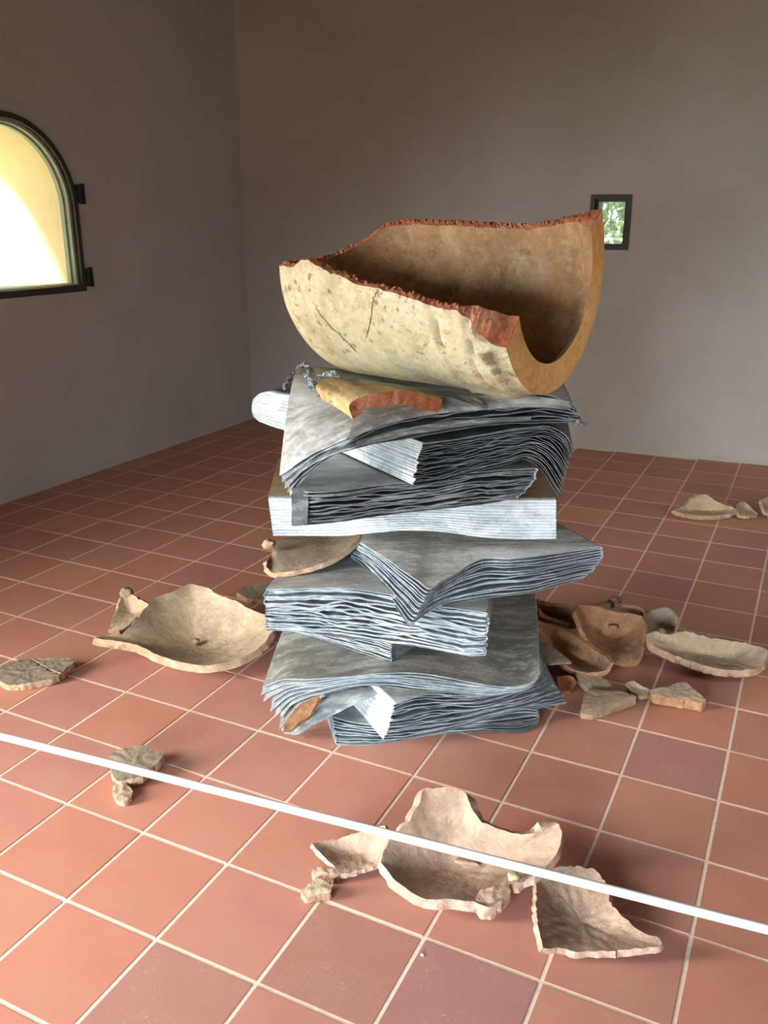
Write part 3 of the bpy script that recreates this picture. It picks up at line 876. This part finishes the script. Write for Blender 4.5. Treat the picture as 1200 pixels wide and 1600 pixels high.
# ------------------------------------------------------------------ storage jar fragment
VM = np.array([0.49600794, 2.57483972, 1.43417644])
VD = np.array([-0.81346838, 0.58127283, 0.01977603]); VD /= np.linalg.norm(VD)
az = 0.6204
VN = np.array([-math.sin(az), -math.cos(az), 0.0])
VDn = np.array([-0.01609032, 0.01149752, -0.99980444])
VL = 0.9439
def vr(s):
    r = 0.3466 + (0.3479-0.3466)*np.clip(s/0.4, 0, 1)
    r = r + (0.2422+0.09-0.3466)*np.exp(-(s/0.05)**2)
    t = np.clip((s-0.6451)/(VL-0.6451), 0, 1)
    return r*(1-t**2.0376)**(1/1.5581)
near_t = np.array([(0, 1.20), (0.02, 1.20), (0.05, 1.30), (0.079, 1.36), (0.157, 1.36), (0.234, 1.385), (0.309, 1.43), (0.382, 1.48), (0.453, 1.50), (0.52, 1.55), (0.584, 1.60), (0.643, 1.66),
                   (0.66, 1.655), (0.70, 1.61), (0.749, 1.60), (0.794, 1.59), (0.834, 1.59), (0.868, 1.59), (0.9439, 1.6)])
far_t = np.array([(0, 2.17), (0.03, 2.15), (0.079, 2.10), (0.157, 2.03), (0.234, 1.99), (0.382, 1.99), (0.52, 2.0), (0.643, 2.0), (0.749, 2.02), (0.794, 2.02), (0.834, 1.92), (0.868, 1.86), (0.896, 1.81), (0.933, 1.74), (0.9439, 1.72)])
nS, nP = 120, 110
Sv = VL*np.sin(np.linspace(0, math.pi/2, nS)) * 0.9995
Sv[0] = 0
vase = empty('jar_fragment', tuple(LW(0.15, 2.85, 1.09)),
             'huge broken clay storage jar half, cream outside with ochre lip, on the book stack', 'jar')
def vpt(s, ph, r):
    p = VM + VD*s + r*(math.cos(ph)*VDn + math.sin(ph)*VN)
    return LW(p[0], p[1], p[2])
Po = np.zeros((nS, nP, 3)); Pi = np.zeros((nS, nP, 3))
for i, s in enumerate(Sv):
    ro = float(vr(s))
    wt = 0.042 + 0.048*math.exp(-(s/0.055)**2)
    si = min(s, VL - 0.042) if s > 0.6 else s
    pn = np.interp(s, near_t[:, 0], near_t[:, 1]) + 0.022*ns(s*22, 0.3) + 0.014*ns(s*70, 3)
    pf = np.interp(s, far_t[:, 0], far_t[:, 1]) + 0.014*ns(s*22, 7.3) + 0.008*ns(s*70, 5)
    pno = pn - 0.15*min(1, max(0, (0.125-s)/0.05))
    for j in range(nP):
        q = j/(nP-1); ph = -pf + (pn+pf)*q
        pho = -pf + (pno+pf)*q
        dr = 0.0015*ns(s*9, ph*3, 2)
        # carved collar bands and handle scar on the near side
        if ph > 0.15:
            for s0, w_, d_ in ((0.190, 0.008, -0.010), (0.212, 0.010, 0.006), (0.108, 0.008, -0.013), (0.126, 0.009, 0.006), (0.050, 0.020, 0.010)):
                dr += d_*math.exp(-((s - s0 - 0.020*ns(ph*3, s0*9) - 0.02*(ph-0.7)*(1 if s0 > 0.15 else -0.6))/w_)**2) * min(1, (ph-0.15)*1.6) * (0.75 + 0.8*ns(ph*5, s0*50))
            if 0.04 < s < 0.19: dr += 0.004*ns(s*60, ph*12, 4)
            dr += (0.010 if 0.06 < s < 0.20 else 0.0)*math.exp(-((ph-0.30)/0.05)**2)
        Po[i, j] = vpt(s, pho, max(ro + dr, 0.0005))
        ri = max(float(vr(si)) * (1 - 0.0) - wt, 0.0004) if s < 0.6 else max(ro - wt*(1 if ro > 0.1 else ro/0.1), 0.0004)
        # curved bottom: pull the inner shell inward along the axis near the pole
        s2 = s - 0.035*max(0, (s-0.60)/(VL-0.60))**3
        Pi[i, j] = vpt(s2, ph, ri + 0.0015*ns(s*12, ph*4, 9))
mb = MB(); mb.grid(Po); mb.build('outer_wall', C_CREAM, vase, smooth=True)
mb = MB(); mb.grid(Pi, flip=True); mb.build('inner_wall', C_INNER, vase, smooth=True)
# mouth lip: rounded ring closing outer and inner edge
K = 9
Lp = np.zeros((nP, K, 3))
ax = LW(*VD) - LW(0, 0, 0)
for j in range(nP):
    for k in range(K):
        t = k/(K-1)
        Lp[j, k] = Po[0, j]*(1-t) + Pi[0, j]*t - ax*0.004*math.sin(t*math.pi)
mb = MB(); mb.grid(Lp)
mb.build('lip', C_LIP, vase, smooth=True)
# broken edges
for nm, j in (('near', nP-1), ('far', 0)):
    m_ = 7
    E = np.zeros((nS*3, m_, 3))
    a = resample(Po[:, j], nS*3, False); b = resample(Pi[:, j], nS*3, False)
    for i in range(nS*3):
        for k in range(m_):
            t = k/(m_-1)
            e = 0.010*(ns(i*0.35, k*0.9, j) + 0.7*ns(i*0.9, k*1.9, j+3)) * math.sin(t*math.pi)
            E[i, k] = a[i]*(1-t) + b[i]*t + np.array([0, 0, (e + 0.006*math.sin(t*math.pi))*min(1, i/12)])
    mb = MB(); mb.grid(E)
    mb.add([Lp[j].mean(0)] + list(Lp[j]), [(0, k+1, k+2) for k in range(K-1)])
    mb.build('broken_edge', C_BREAK, vase, smooth=30)
# scorch stains, greenish-dark lower tone and hairline cracks on the outer wall
def on_vase(px, py):
    Pf = Po.reshape(-1, 3)
    r = (Pf - CP) @ RC.T
    uv = np.stack([600 + F*r[:, 0]/r[:, 2], 800 + F*r[:, 1]/r[:, 2]], 1)
    near_ = (Pf - LW(*VM)) @ (LW(*VN) - LW(0, 0, 0))
    dd = np.linalg.norm(uv - np.array([px, py]), axis=1) + np.where(near_ < 0.02, 999, 0)
    k = np.argsort(dd)[:4]
    w = 1/(dd[k] + 0.3); w /= w.sum()
    return (Pf[k]*w[:, None]).sum(0)
def tint_patches(mat, pts, col):
    nt = mat.node_tree; b = nt.nodes['Principled BSDF']
    c = b.inputs['Base Color'].links[0].from_socket
    tc = N(nt, 'ShaderNodeTexCoord')
    nz = N(nt, 'ShaderNodeTexNoise'); nz.inputs['Scale'].default_value = 38; nz.inputs['Detail'].default_value = 6; nz.inputs['Roughness'].default_value = 0.75
    nt.links.new(tc.outputs['Object'], nz.inputs['Vector'])
    for p, r_, k_ in pts:
        q = np.array(p) - np.array(vase.location)
        vm = N(nt, 'ShaderNodeVectorMath', operation='DISTANCE'); vm.inputs[1].default_value = tuple(q)
        nt.links.new(tc.outputs['Object'], vm.inputs[0])
        ma = N(nt, 'ShaderNodeMath', operation='MULTIPLY_ADD'); ma.inputs[1].default_value = r_*2.6; 
        nt.links.new(nz.outputs[0], ma.inputs[0]); nt.links.new(vm.outputs['Value'], ma.inputs[2])
        mr = N(nt, 'ShaderNodeMapRange'); mr.inputs['From Min'].default_value = r_*2.5; mr.inputs['From Max'].default_value = r_*1.9
        nt.links.new(ma.outputs[0], mr.inputs[0])
        c = mix(nt, mul(nt, mr.outputs[0], k_), c, col)
    nt.links.new(c, b.inputs['Base Color'])
tint_patches(C_CREAM, [(on_vase(757, 507), 0.019, 0.85), (on_vase(766, 520), 0.013, 0.7), (on_vase(765, 562), 0.030, 0.9), (on_vase(774, 580), 0.018, 0.8),
                (on_vase(552, 539), 0.012, 0.7), (on_vase(470, 460), 0.012, 0.5), (on_vase(600, 590), 0.035, 0.5), (on_vase(700, 606), 0.03, 0.55)], (0.085, 0.065, 0.035))
rv = random.Random(12)
tint_patches(C_CREAM, [(on_vase(rv.uniform(455, 800), rv.uniform(470, 590)), rv.uniform(0.004, 0.010), rv.uniform(0.35, 0.75)) for _ in range(22)], (0.13, 0.10, 0.055))
tint_patches(C_CREAM, [(on_vase(560, 560), 0.11, 0.35), (on_vase(640, 585), 0.10, 0.4), (on_vase(720, 600), 0.08, 0.4)], (0.28, 0.29, 0.19))  # broad greenish-dark tone along the lower outer wall
def crack(pts, w, seed):
    P3 = resample([on_vase(*p) for p in pts], 60)
    nv_ = np.array([(p - LW(*VM)) - ((p - LW(*VM)) @ ax)*ax for p in P3]); nv_ /= np.linalg.norm(nv_, axis=1, keepdims=True)
    tg = np.gradient(P3, axis=0); tg /= np.linalg.norm(tg, axis=1, keepdims=True)
    sd = np.cross(nv_, tg)
    G = np.array([[P3[i] + sd[i]*(k*w*(0.5+abs(ns(i*.2, seed))) + 0.0035*ns(i*.35, 2, seed)) + nv_[i]*(0.0028 if k == 0 else 0.0006) for k in (-1, 0, 1)] for i in range(60)])
    mb = MB(); mb.grid(G); mb.build('crack', C_SCORCH, vase)
crack([(476, 440), (484, 462), (497, 485), (515, 508), (535, 527), (556, 548)], 0.0010, 1)
crack([(591, 452), (584, 464), (581, 490), (577, 510), (572, 528)], 0.0014, 5)

# ------------------------------------------------------------------ sherds
def sherd(name, label, rim, cen, mats, th=0.02, cat='sherd', rings=9, n=96, jag=0.004, pw=1.8, seed=0, group=None, split=False, rough=0.0030):
    R3 = np.array([FL(*p) for p in rim]); C3 = FL(*cen)
    R3 = np.vstack([R3, R3[:1]])
    n = max(48, min(n, 110))
    Rr = 0.5*resample(R3, n+1, False)[:-1] + 0.5*resample(R3, n+1, True)[:-1]
    Rs = Rr.copy()
    for _ in range(45): Rs = (np.roll(Rs, 1, 0) + Rs*2 + np.roll(Rs, -1, 0)) / 4
    size = np.linalg.norm(R3.max(0)[:2] - R3.min(0)[:2])
    jag = min(0.0065, max(0.0010, size*0.016)) if jag == 0.004 else jag
    top = np.zeros((rings+1, n, 3))
    for p in range(n):
        an = p/n*2*math.pi
        d = Rr[p] - C3; d[2] = 0; dl = np.linalg.norm(d) + 1e-9; d /= dl
        j = jag*(ns(p*0.33, seed*3.7, 0) + 0.6*ns(p*0.8, seed*2.1, 5))
        if p > n-6: j *= (n-p)/6
        if p < 6: j *= p/6
        E = Rr[p] + d*j; E[2] += 0.5*j
        for q in range(rings+1):
            s = (q/rings)
            w5 = s**4
            Ee = Rs[p]*(1-w5) + E*w5
            pt = C3 + (Ee - C3)*s
            pt[2] = C3[2] + (Ee[2]-C3[2])*s**pw + rough*ns(pt[0]*60, pt[1]*60, seed)*(1 if q else 0)
            top[q, p] = pt
    # normals for offset
    ext = np.concatenate([top, top[:, :1]], 1)
    nr = normals(ext)[:, :-1]
    if nr[rings//2, 0, 2] < 0: nr = -nr
    nr[0] = nr[1].mean(0)
    bot = top - nr*th if pw > 1.6 else top - np.array([0, 0, th])
    zlow = 0.0012
    base_z = min(cen[2], min(p[2] for p in rim)) - th
    if base_z < 0.08: bot[..., 2] = np.maximum(bot[..., 2], zlow)
    loc = (float(C3[0]), float(C3[1]), float(max(bot[..., 2].min(), 0)))
    def disc(mb, G, flip, mat):
        V = [G[0, 0]] + list(G[1:].reshape(-1, 3))
        Fc = [(0, 1+p, 1+(p+1) % n) for p in range(n)]
        for q in range(rings-1):
            for p in range(n):
                a_ = 1+q*n+p; b_ = 1+q*n+(p+1) % n
                Fc.append((a_, a_+n, b_+n, b_))
        if flip: Fc = [tuple(reversed(f)) for f in Fc]
        mb.add(V, Fc, mat)
    def edge(mb, mat):
        m = 4
        E = np.zeros((n+1, m+1, 3))
        for p in range(n+1):
            a, b = top[-1, p % n], bot[-1, p % n]
            d = a - C3; d[2] = 0; d /= np.linalg.norm(d) + 1e-9
            for k in range(m+1):
                t = k/m
                E[p, k] = a*(1-t)+b*t + d*0.004*ns((p % n)*0.6, k*1.3, seed+2)*math.sin(t*math.pi)
        mb.grid(E, mat)
    if split:
        root = empty(name, loc, label, cat, group)
        mb = MB(); disc(mb, top, False, 0); disc(mb, bot, True, 0); mb.build('body', mats[0], root, smooth=50, recalc=False)
        mb = MB(); edge(mb, 0); mb.build('broken_edge', mats[1], root, smooth=35, recalc=False)
        return root
    mb = MB(); disc(mb, top, False, 0); disc(mb, bot, True, 0); edge(mb, 1)
    o = mb.build(name, mats, None, smooth=40, origin=loc)
    return tag(o, label, cat, group)

TAN, PNK, ORG, GRY = [C_TAN, C_TANE], [C_PINK, C_PINKE], [C_ORNG, C_ORNGE], [C_GREY, C_TANE]

# left group
sherd('clay_bowl_sherd', 'large bowl-shaped tan clay sherd holding stone chips, left of the book stack',
      [(147,997,.105), (165,992,.10), (190,992,.10), (207,975,.12), (225,953,.14), (245,934,.155), (270,924,.165), (298,912,.175), (325,920,.17), (345,932,.16), (368,940,.155),
       (395,953,.15), (413,960,.145), (427,984,.13), (415,1003,.11), (392,1021,.09), (360,1034,.08), (320,1040,.078), (280,1034,.08), (245,1023,.085), (215,1008,.09), (180,1001,.10)],
      (300,1010,.032), TAN, th=0.028, cat='sherd', rings=14, n=110, seed=1, split=True)
kn = sherd('clay_sherd', 'triangular tan sherd with a knob, leaning on the large bowl sherd',
      [(170,988,.07), (177,964,.09), (187,941,.125), (190,930,.14), (206,928,.145), (213,934,.14), (232,944,.135), (236,949,.13), (215,962,.11), (200,978,.09), (183,989,.08)],
      (203,958,.085), TAN, th=0.016, seed=2, split=True)
def lump(name, label, px, py, z, sx, sy, sz, mat, seed, cat='stone chip', group=None, parent=None, rot=0.0):
    n, m = 18, 11
    c = FL(px, py, z)
    V = []
    for j in range(m):
        th_ = math.pi*j/(m-1)
        for i in range(n):
            ph_ = 2*math.pi*i/n
            d = np.array([math.sin(th_)*math.cos(ph_), math.sin(th_)*math.sin(ph_), math.cos(th_)])
            r = 1 + 0.35*ns(*(d*1.3 + seed)) + 0.18*ns(*(d*3.5 + seed))
            d = np.sign(d)*np.abs(d)**0.8
            q = d*r*np.array([sx, sy, sz])
            q = EA*(q[0]*math.cos(rot)-q[1]*math.sin(rot)) + EB*(q[0]*math.sin(rot)+q[1]*math.cos(rot)) + np.array([0, 0, q[2]])
            V.append(c + q)
    V = np.array(V)
    lowz = V[:, 2].min()
    V[:, 2] += z - sz*0.0 - lowz if parent is None else 0
    Fc = []
    for j in range(m-1):
        for i in range(n):
            a, b = j*n+i, j*n+(i+1) % n
            Fc.append((a, a+n, b+n, b))
    mb = MB(); mb.add(V, Fc)
    if parent is not None:
        return mb.build(name, mat, parent, smooth=50)
    o = mb.build(name, mat, None, smooth=50, origin=(c[0], c[1], z))
    return tag(o, label, cat, group)
lump('knob', None, 198, 927, .142, .026, .022, .028, C_GREY, 3, parent=kn)
lump('stone_chip', 'dark stone chip lying at the bottom of the large bowl sherd', 307, 1008, .036, .013, .012, .013, C_GREY, 4)
lump('stone_chip', 'flat tan chip right of the dark stone in the large bowl sherd', 353, 1008, .042, .015, .010, .007, C_TAN, 5)
lump('stone_chip', 'tiny pale chip on the right inner slope of the large bowl sherd', 355, 987, .058, .010, .007, .006, C_CREAM, 6)
sherd('clay_sherd', 'grey-brown flat sherd cut by the left picture edge, left half of a cracked pair',
      [(-10,1052,.03), (8,1037,.033), (28,1031,.035), (46,1030,.036), (58,1038,.036), (78,1049,.036), (92,1054,.034), (80,1060,.03), (60,1064,.028), (35,1069,.026), (12,1070,.024), (-2,1063,.026)],
      (40,1050,.034), GRY, th=0.026, seed=7, pw=1.2)
sherd('clay_sherd', 'flat grey-brown sherd, right half of the cracked pair near the left picture edge',
      [(49,1029,.036), (80,1028,.04), (112,1028,.042), (115,1034,.042), (104,1043,.04), (95,1051,.037), (80,1046,.037), (62,1037,.036)],
      (85,1037,.038), GRY, th=0.030, seed=8, pw=1.2)
sherd('clay_sherd', 'greyish tan polygonal sherd behind the white cord in the left foreground',
      [(171,1179,.045), (185,1172,.047), (205,1166,.05), (225,1164,.052), (240,1172,.05), (257,1178,.048), (250,1187,.045), (235,1202,.04), (222,1212,.036), (205,1217,.034), (186,1221,.032), (176,1212,.035), (172,1195,.04)],
      (210,1190,.046), GRY, th=0.026, seed=9, pw=1.3)
sherd('clay_sherd', 'small oval tan sherd in front of the polygonal sherd, just below the white cord',
      [(178,1218,.022), (190,1217,.024), (199,1226,.024), (207,1235,.022), (205,1245,.02), (195,1252,.018), (183,1250,.018), (176,1236,.02)],
      (190,1235,.024), TAN, th=0.018, seed=10, pw=1.3)
sherd('clay_sherd', 'dark brown sherd on the floor just behind the left side of the book stack',
      [(370,925,.045), (383,916,.05), (410,910,.055), (440,915,.05), (440,938,.03), (410,937,.03), (385,934,.035)],
      (405,925,.04), GRY, th=0.025, seed=11)

# foreground group
sherd('clay_sherd', 'pinkish sherd with pale left edge, touching the left of the big front sherd',
      [(487,1318,.055), (503,1315,.05), (530,1309,.05), (560,1301,.065), (585,1293,.08), (600,1289,.085), (607,1298,.08), (606,1325,.06), (597,1347,.04), (575,1355,.03), (545,1364,.025), (533,1366,.025), (520,1352,.035), (503,1335,.045)],
      (562,1336,.022), PNK, th=0.014, seed=12, split=True)
sherd('clay_bowl_sherd', 'largest pinkish concave sherd in the foreground, crossed by the white cord',
      [(595,1347,.085), (602,1325,.095), (612,1308,.105), (640,1282,.13), (655,1252,.155), (664,1233,.17), (690,1230,.172), (728,1238,.16), (734,1258,.15), (745,1276,.135), (765,1289,.12),
       (790,1300,.11), (815,1303,.11), (840,1302,.115), (860,1292,.125), (872,1286,.13), (878,1298,.125), (874,1325,.10), (858,1350,.08), (835,1368,.07), (812,1380,.06), (797,1388,.05), (785,1402,.05), (768,1418,.05),
       (735,1408,.058), (705,1405,.06), (665,1405,.06), (640,1393,.065), (615,1372,.075)],
      (705,1362,.028), PNK, th=0.024, rings=14, n=110, seed=13, split=True, rough=0.003)
lump('stone_chip', 'thin flat chip lying in the middle of the largest foreground sherd', 729, 1350, .040, .030, .010, .006, C_PINK, 14, rot=-0.2)
sherd('clay_sherd', 'broken block of clay at the front right rim of the largest foreground sherd',
      [(742,1408,.052), (748,1392,.058), (768,1386,.062), (793,1378,.06), (798,1392,.052), (785,1408,.045), (768,1421,.04), (752,1420,.042)],
      (770,1400,.056), PNK, th=0.03, seed=15, pw=1.2)
lump('stone_chip', 'pale rounded chip on the right rim of the largest foreground sherd', 802, 1374, .058, .014, .012, .009, C_CREAM, 16)
sherd('clay_sherd', 'wing-shaped pinkish sherd at the bottom right of the foreground group',
      [(838,1372,.05), (862,1357,.055), (895,1353,.055), (923,1356,.055), (938,1368,.05), (949,1388,.048), (953,1408,.045), (972,1430,.042), (988,1446,.042), (1010,1460,.045), (1032,1467,.052), (1033,1476,.05),
       (1005,1481,.042), (965,1485,.036), (930,1486,.032), (900,1487,.03), (870,1480,.034), (849,1482,.045), (843,1460,.05), (838,1420,.055)],
      (905,1440,.014), PNK, th=0.016, rings=12, n=110, seed=17, split=True)
sherd('clay_sherd', 'small reddish brown lump above the pale chip at the left of the foreground group',
      [(487,1360,.026), (496,1355,.03), (512,1355,.03), (526,1361,.028), (530,1367,.024), (522,1372,.02), (505,1370,.02), (490,1367,.022)],
      (508,1362,.030), PNK, th=0.025, seed=18, pw=1.5)
sherd('clay_sherd', 'pale angular chip at the left end of the foreground group',
      [(470,1393,.022), (480,1383,.026), (496,1373,.03), (507,1377,.03), (518,1385,.028), (517,1394,.024), (500,1397,.022), (490,1400,.02), (478,1403,.018)],
      (495,1388,.028), TAN, th=0.022, seed=19, pw=1.4)

# right group beside the stack
sherd('clay_sherd', 'long orange sherd at the back of the right pile, hidden partly by the stack',
      [(835,936,.13), (860,941,.135), (885,944,.135), (905,947,.13), (912,965,.10), (900,982,.06), (870,980,.06), (840,968,.07)],
      (872,964,.05), ORG, th=0.02, seed=20)
sherd('clay_sherd', 'orange-brown concave sherd against the right side of the stack',
      [(838,976,.13), (861,975,.125), (880,983,.12), (893,991,.115), (925,1012,.10), (953,1035,.085), (948,1046,.06), (921,1051,.045), (893,1045,.05), (875,1030,.07), (858,1014,.09), (838,1005,.10)],
      (905,1027,.03), ORG, th=0.02, seed=21, split=True)
sherd('clay_sherd', 'big curved orange-brown sherd with a stone on it, right of the stack',
      [(902,944,.185), (924,946,.185), (956,955,.17), (985,959,.155), (1004,962,.145), (1004,995,.10), (1002,1024,.06), (991,1037,.035), (959,1033,.04), (940,1024,.06), (924,1010,.09), (909,982,.14), (900,958,.175)],
      (960,998,.06), ORG, th=0.018, rings=12, seed=22, split=True)
lump('stone_chip', 'tan stone chip resting on the big curved orange-brown sherd', 957, 985, .098, .018, .012, .010, C_ORNG, 23, rot=-0.5)
sherd('clay_sherd', 'flat grey-brown sherd with a pale front edge sticking out from the stack',
      [(838,1001,.105), (850,1004,.105), (865,1012,.10), (880,1024,.095), (893,1034,.09), (870,1037,.085), (845,1038,.085), (835,1025,.095)],
      (860,1025,.095), GRY, th=0.007, seed=24, jag=0.002)
sherd('clay_sherd', 'small red sherd low beside the right foot of the stack',
      [(870,1058,.05), (885,1055,.05), (896,1058,.05), (897,1068,.035), (887,1080,.02), (874,1077,.02)],
      (884,1067,.03), [C_BREAK, C_ORNGE], th=0.02, seed=25)
sherd('clay_sherd', 'thin tan sherd edge visible behind the big curved orange-brown sherd',
      [(952,956,.15), (965,951,.15), (980,949,.15), (1000,952,.14), (1006,960,.12), (1003,975,.08), (980,975,.08)],
      (982,966,.08), TAN, th=0.015, seed=26)
sherd('clay_sherd', 'grey rounded-square sherd leaning upright behind the right pile',
      [(1006,959,.12), (1025,952,.125), (1044,949,.13), (1053,956,.12), (1055,972,.09), (1053,986,.055), (1040,993,.04), (1020,992,.04), (1003,994,.05), (1002,975,.09)],
      (1028,976,.06), GRY, th=0.018, seed=27)
sherd('clay_sherd', 'narrow dark sliver of clay behind the right pile',
      [(930,955,.05), (943,948,.05), (958,940,.045), (970,931,.04), (973,934,.035), (960,944,.03), (948,953,.03), (935,960,.03)],
      (953,945,.04), GRY, th=0.02, seed=28, jag=0.001)
sherd('clay_sherd', 'long wing-like tan sherd lying at the far right of the right pile',
      [(1009,992,.10), (1022,987,.105), (1040,992,.10), (1056,989,.105), (1073,986,.108), (1105,996,.105), (1140,1001,.10), (1168,1006,.10), (1198,1014,.10), (1198,1030,.08), (1187,1043,.06), (1160,1047,.05),
       (1130,1046,.048), (1105,1041,.05), (1070,1030,.055), (1040,1018,.065), (1018,1007,.08)],
      (1105,1024,.04), TAN, th=0.028, rings=12, n=110, seed=29, split=True, rough=0.004)
sherd('clay_sherd', 'narrow tan sherd in front of the right pile, nearest the stack foot',
      [(898,1054,.035), (915,1052,.036), (931,1053,.036), (945,1061,.034), (956,1071,.03), (945,1076,.024), (921,1076,.024), (908,1066,.03)],
      (925,1064,.034), TAN, th=0.02, seed=30, pw=1.3)
sherd('clay_sherd', 'fan-shaped tan sherd lying foremost of the right group',
      [(915,1080,.038), (924,1077,.04), (945,1078,.04), (965,1079,.04), (994,1089,.034), (980,1096,.03), (962,1103,.028), (942,1111,.024), (924,1117,.02), (908,1114,.022), (910,1098,.032)],
      (940,1093,.036), TAN, th=0.026, seed=31, pw=1.3)
sherd('clay_sherd', 'small curved tan sherd touching the left tip of the pale pointed one, right group',
      [(980,1066,.045), (990,1064,.045), (1001,1071,.04), (1015,1077,.035), (1011,1086,.025), (998,1087,.022), (988,1081,.03)],
      (998,1077,.028), TAN, th=0.018, seed=32)
sherd('clay_sherd', 'pointed tan sherd with orange front edge, right foreground group',
      [(1016,1078,.045), (1030,1075,.048), (1045,1071,.05), (1070,1065,.052), (1080,1073,.05), (1092,1083,.046), (1103,1094,.04), (1098,1098,.036), (1075,1094,.036), (1048,1090,.038), (1020,1084,.04)],
      (1058,1082,.043), [C_TAN, C_ORNGE], th=0.034, seed=33, pw=1.3)

# far right group
sherd('clay_sherd', 'peaked tan sherd near the far wall, rightmost floor area',
      [(1052,797,.05), (1073,788,.07), (1090,774,.12), (1102,772,.125), (1114,780,.10), (1127,787,.08), (1151,795,.055), (1142,802,.04), (1114,806,.03), (1083,805,.03), (1062,801,.04)],
      (1098,797,.03), TAN, th=0.025, seed=34)
sherd('clay_sherd', 'small tan sherd right beside the peaked one near the far wall',
      [(1151,796,.05), (1156,785,.07), (1163,784,.07), (1173,792,.055), (1184,804,.03), (1170,806,.03), (1155,805,.03)],
      (1165,797,.04), TAN, th=0.02, seed=35)
sherd('clay_sherd', 'tan sherd cut by the right picture edge near the far wall',
      [(1190,781,.09), (1203,775,.10), (1225,785,.08), (1222,802,.04), (1196,801,.04)],
      (1206,792,.05), TAN, th=0.02, seed=36)

# sherds caught in the stack
def patch_sherd(name, label, front, back, mats, th, nu=40, nv=12, seed=0, jag=0.006, arch=0.0, cat='sherd'):
    f = resample([VP(*p) for p in front], nu); b = resample([VP(*p) for p in back], nu)
    P = np.zeros((nu, nv, 3))
    for i in range(nu):
        for j in range(nv):
            t = j/(nv-1)
            e = jag*(ns(i*.4, 3, seed)*(1-t) + ns(i*.4, 9, seed)*t)
            P[i, j] = f[i]*(1-t) + b[i]*t + EB*e + np.array([0, 0, arch*math.sin(math.pi*t) + 0.0015*ns(i*.5, j*.7, seed)])
    nr = normals(P)
    if nr[nu//2, nv//2, 2] < 0: nr = -nr
    c = P.mean((0, 1)); Q = P - nr*th
    root = empty(name, (c[0], c[1], float(Q[..., 2].min())), label, cat)
    mb = MB(); mb.grid(P); mb.grid(Q, flip=True); mb.build('body', mats[0], root, smooth=50)
    bd = [(i, 0) for i in range(nu)] + [(nu-1, j) for j in range(1, nv)] + [(i, nv-1) for i in range(nu-2, -1, -1)] + [(0, j) for j in range(nv-2, -1, -1)]
    m = 5
    E = np.zeros((len(bd), m, 3))
    for k, (i, j) in enumerate(bd):
        for q in range(m):
            t = q/(m-1)
            E[k, q] = P[i, j]*(1-t) + Q[i, j]*t - EB*0.004*ns(k*.5, q*1.1, seed)*math.sin(t*math.pi)
    mb = MB(); mb.grid(E); mb.build('broken_edge', mats[1], root, smooth=35)
    return root
patch_sherd('clay_sherd', 'yellow curved sherd with orange broken face, lying on the top book beneath the jar',
            [(551,655,2.36), (546,632,2.36), (560,622,2.37), (580,616,2.38), (605,612,2.40), (630,609,2.43), (655,617,2.46), (692,624,2.52)],
            [(503,624,2.44), (493,604,2.46), (503,595,2.50), (517,588,2.54), (545,597,2.56), (580,602,2.58), (620,606,2.60), (665,616,2.64)],
            [C_YELL, C_BREAK], 0.040, seed=3, arch=0.004)
patch_sherd('clay_sherd', 'flat brown sherd with crumbly front edge, sandwiched at the left between two books',
            [(416,886,2.74), (424,894,2.72), (440,894,2.70), (470,890,2.70), (500,881,2.71), (525,870,2.74), (545,855,2.78), (563,838,2.84)],
            [(417,877,2.78), (424,868,2.84), (428,850,2.92), (450,840,2.98), (480,838,3.0), (510,838,3.0), (540,837,2.96), (564,834,2.88)],
            [C_GREY, C_TANE], 0.018, seed=5)
lump('stone_chip', 'reddish brown chip behind the left tip of the sandwiched brown sherd', 420, 858, .50, .022, .02, .016, C_TANE, 41)
patch_sherd('clay_sherd', 'reddish brown sherd tucked in the fold of the drooping cover near the floor',
            [(443,1139,2.40), (455,1140,2.40), (468,1128,2.405), (480,1122,2.41), (492,1104,2.42), (499,1090,2.43)],
            [(445,1131,2.43), (455,1120,2.44), (466,1110,2.445), (474,1101,2.45), (484,1095,2.455), (494,1088,2.46)],
            [C_RUST, C_RUST], 0.010, seed=6, nu=26, jag=0.003)

# ------------------------------------------------------------------ barrier cord with wall hooks
A0, A1 = FL(0, 1150, 0.45), FL(1200, 1452, 0.45)
dd_ = (A1 - A0) / (A1 - A0)[0]
p0 = A0 + dd_*(XL + 0.03 - A0[0]); p1 = A0 + dd_*(XR - 0.03 - A0[0])
cord = empty('barrier_cord', tuple((p0+p1)/2), 'white elastic barrier cord stretched low across the foreground of the room', 'cord')
mb = MB()
n_ = 12; nseg = 40
u_ = (p1-p0)/np.linalg.norm(p1-p0); w_ = np.array([-u_[1], u_[0], 0])
G = []
for k in range(nseg+1):
    c = p0 + (p1-p0)*k/nseg
    G.append([c + (w_*math.cos(q) + np.array([0, 0, 1])*math.sin(q))*0.0086 for q in np.linspace(0, 2*math.pi, n_+1)])
mb.grid(np.array(G)); mb.build('cord', M_CORD, cord, smooth=True)
for p, s in ((p0, -1), (p1, 1)):
    mb = MB()
    mb.box(p + np.array([s*0.022, 0, 0]), (0.012, 0.05, 0.05)); mb.box(p + np.array([s*0.008, 0, 0]), (0.03, 0.02, 0.02))
    mb.build('wall_hook', M_STEEL, cord)
mb = MB(); 
lump('crumb', 'tiny white crumb on the scratched purple tile in the foreground', 660, 1493, .0005, .0035, .003, .002, M_CORD, 50, cat='crumb')

# repeats share a group
for o in list(D.objects):
    g = {'book': 'lead books stacked under the jar', 'sherd': 'clay sherds scattered around the stack',
         'stone chip': 'small stone chips lying on the sherds'}.get(o.get('category'))
    if g and o.parent is None:
        o['group'] = g
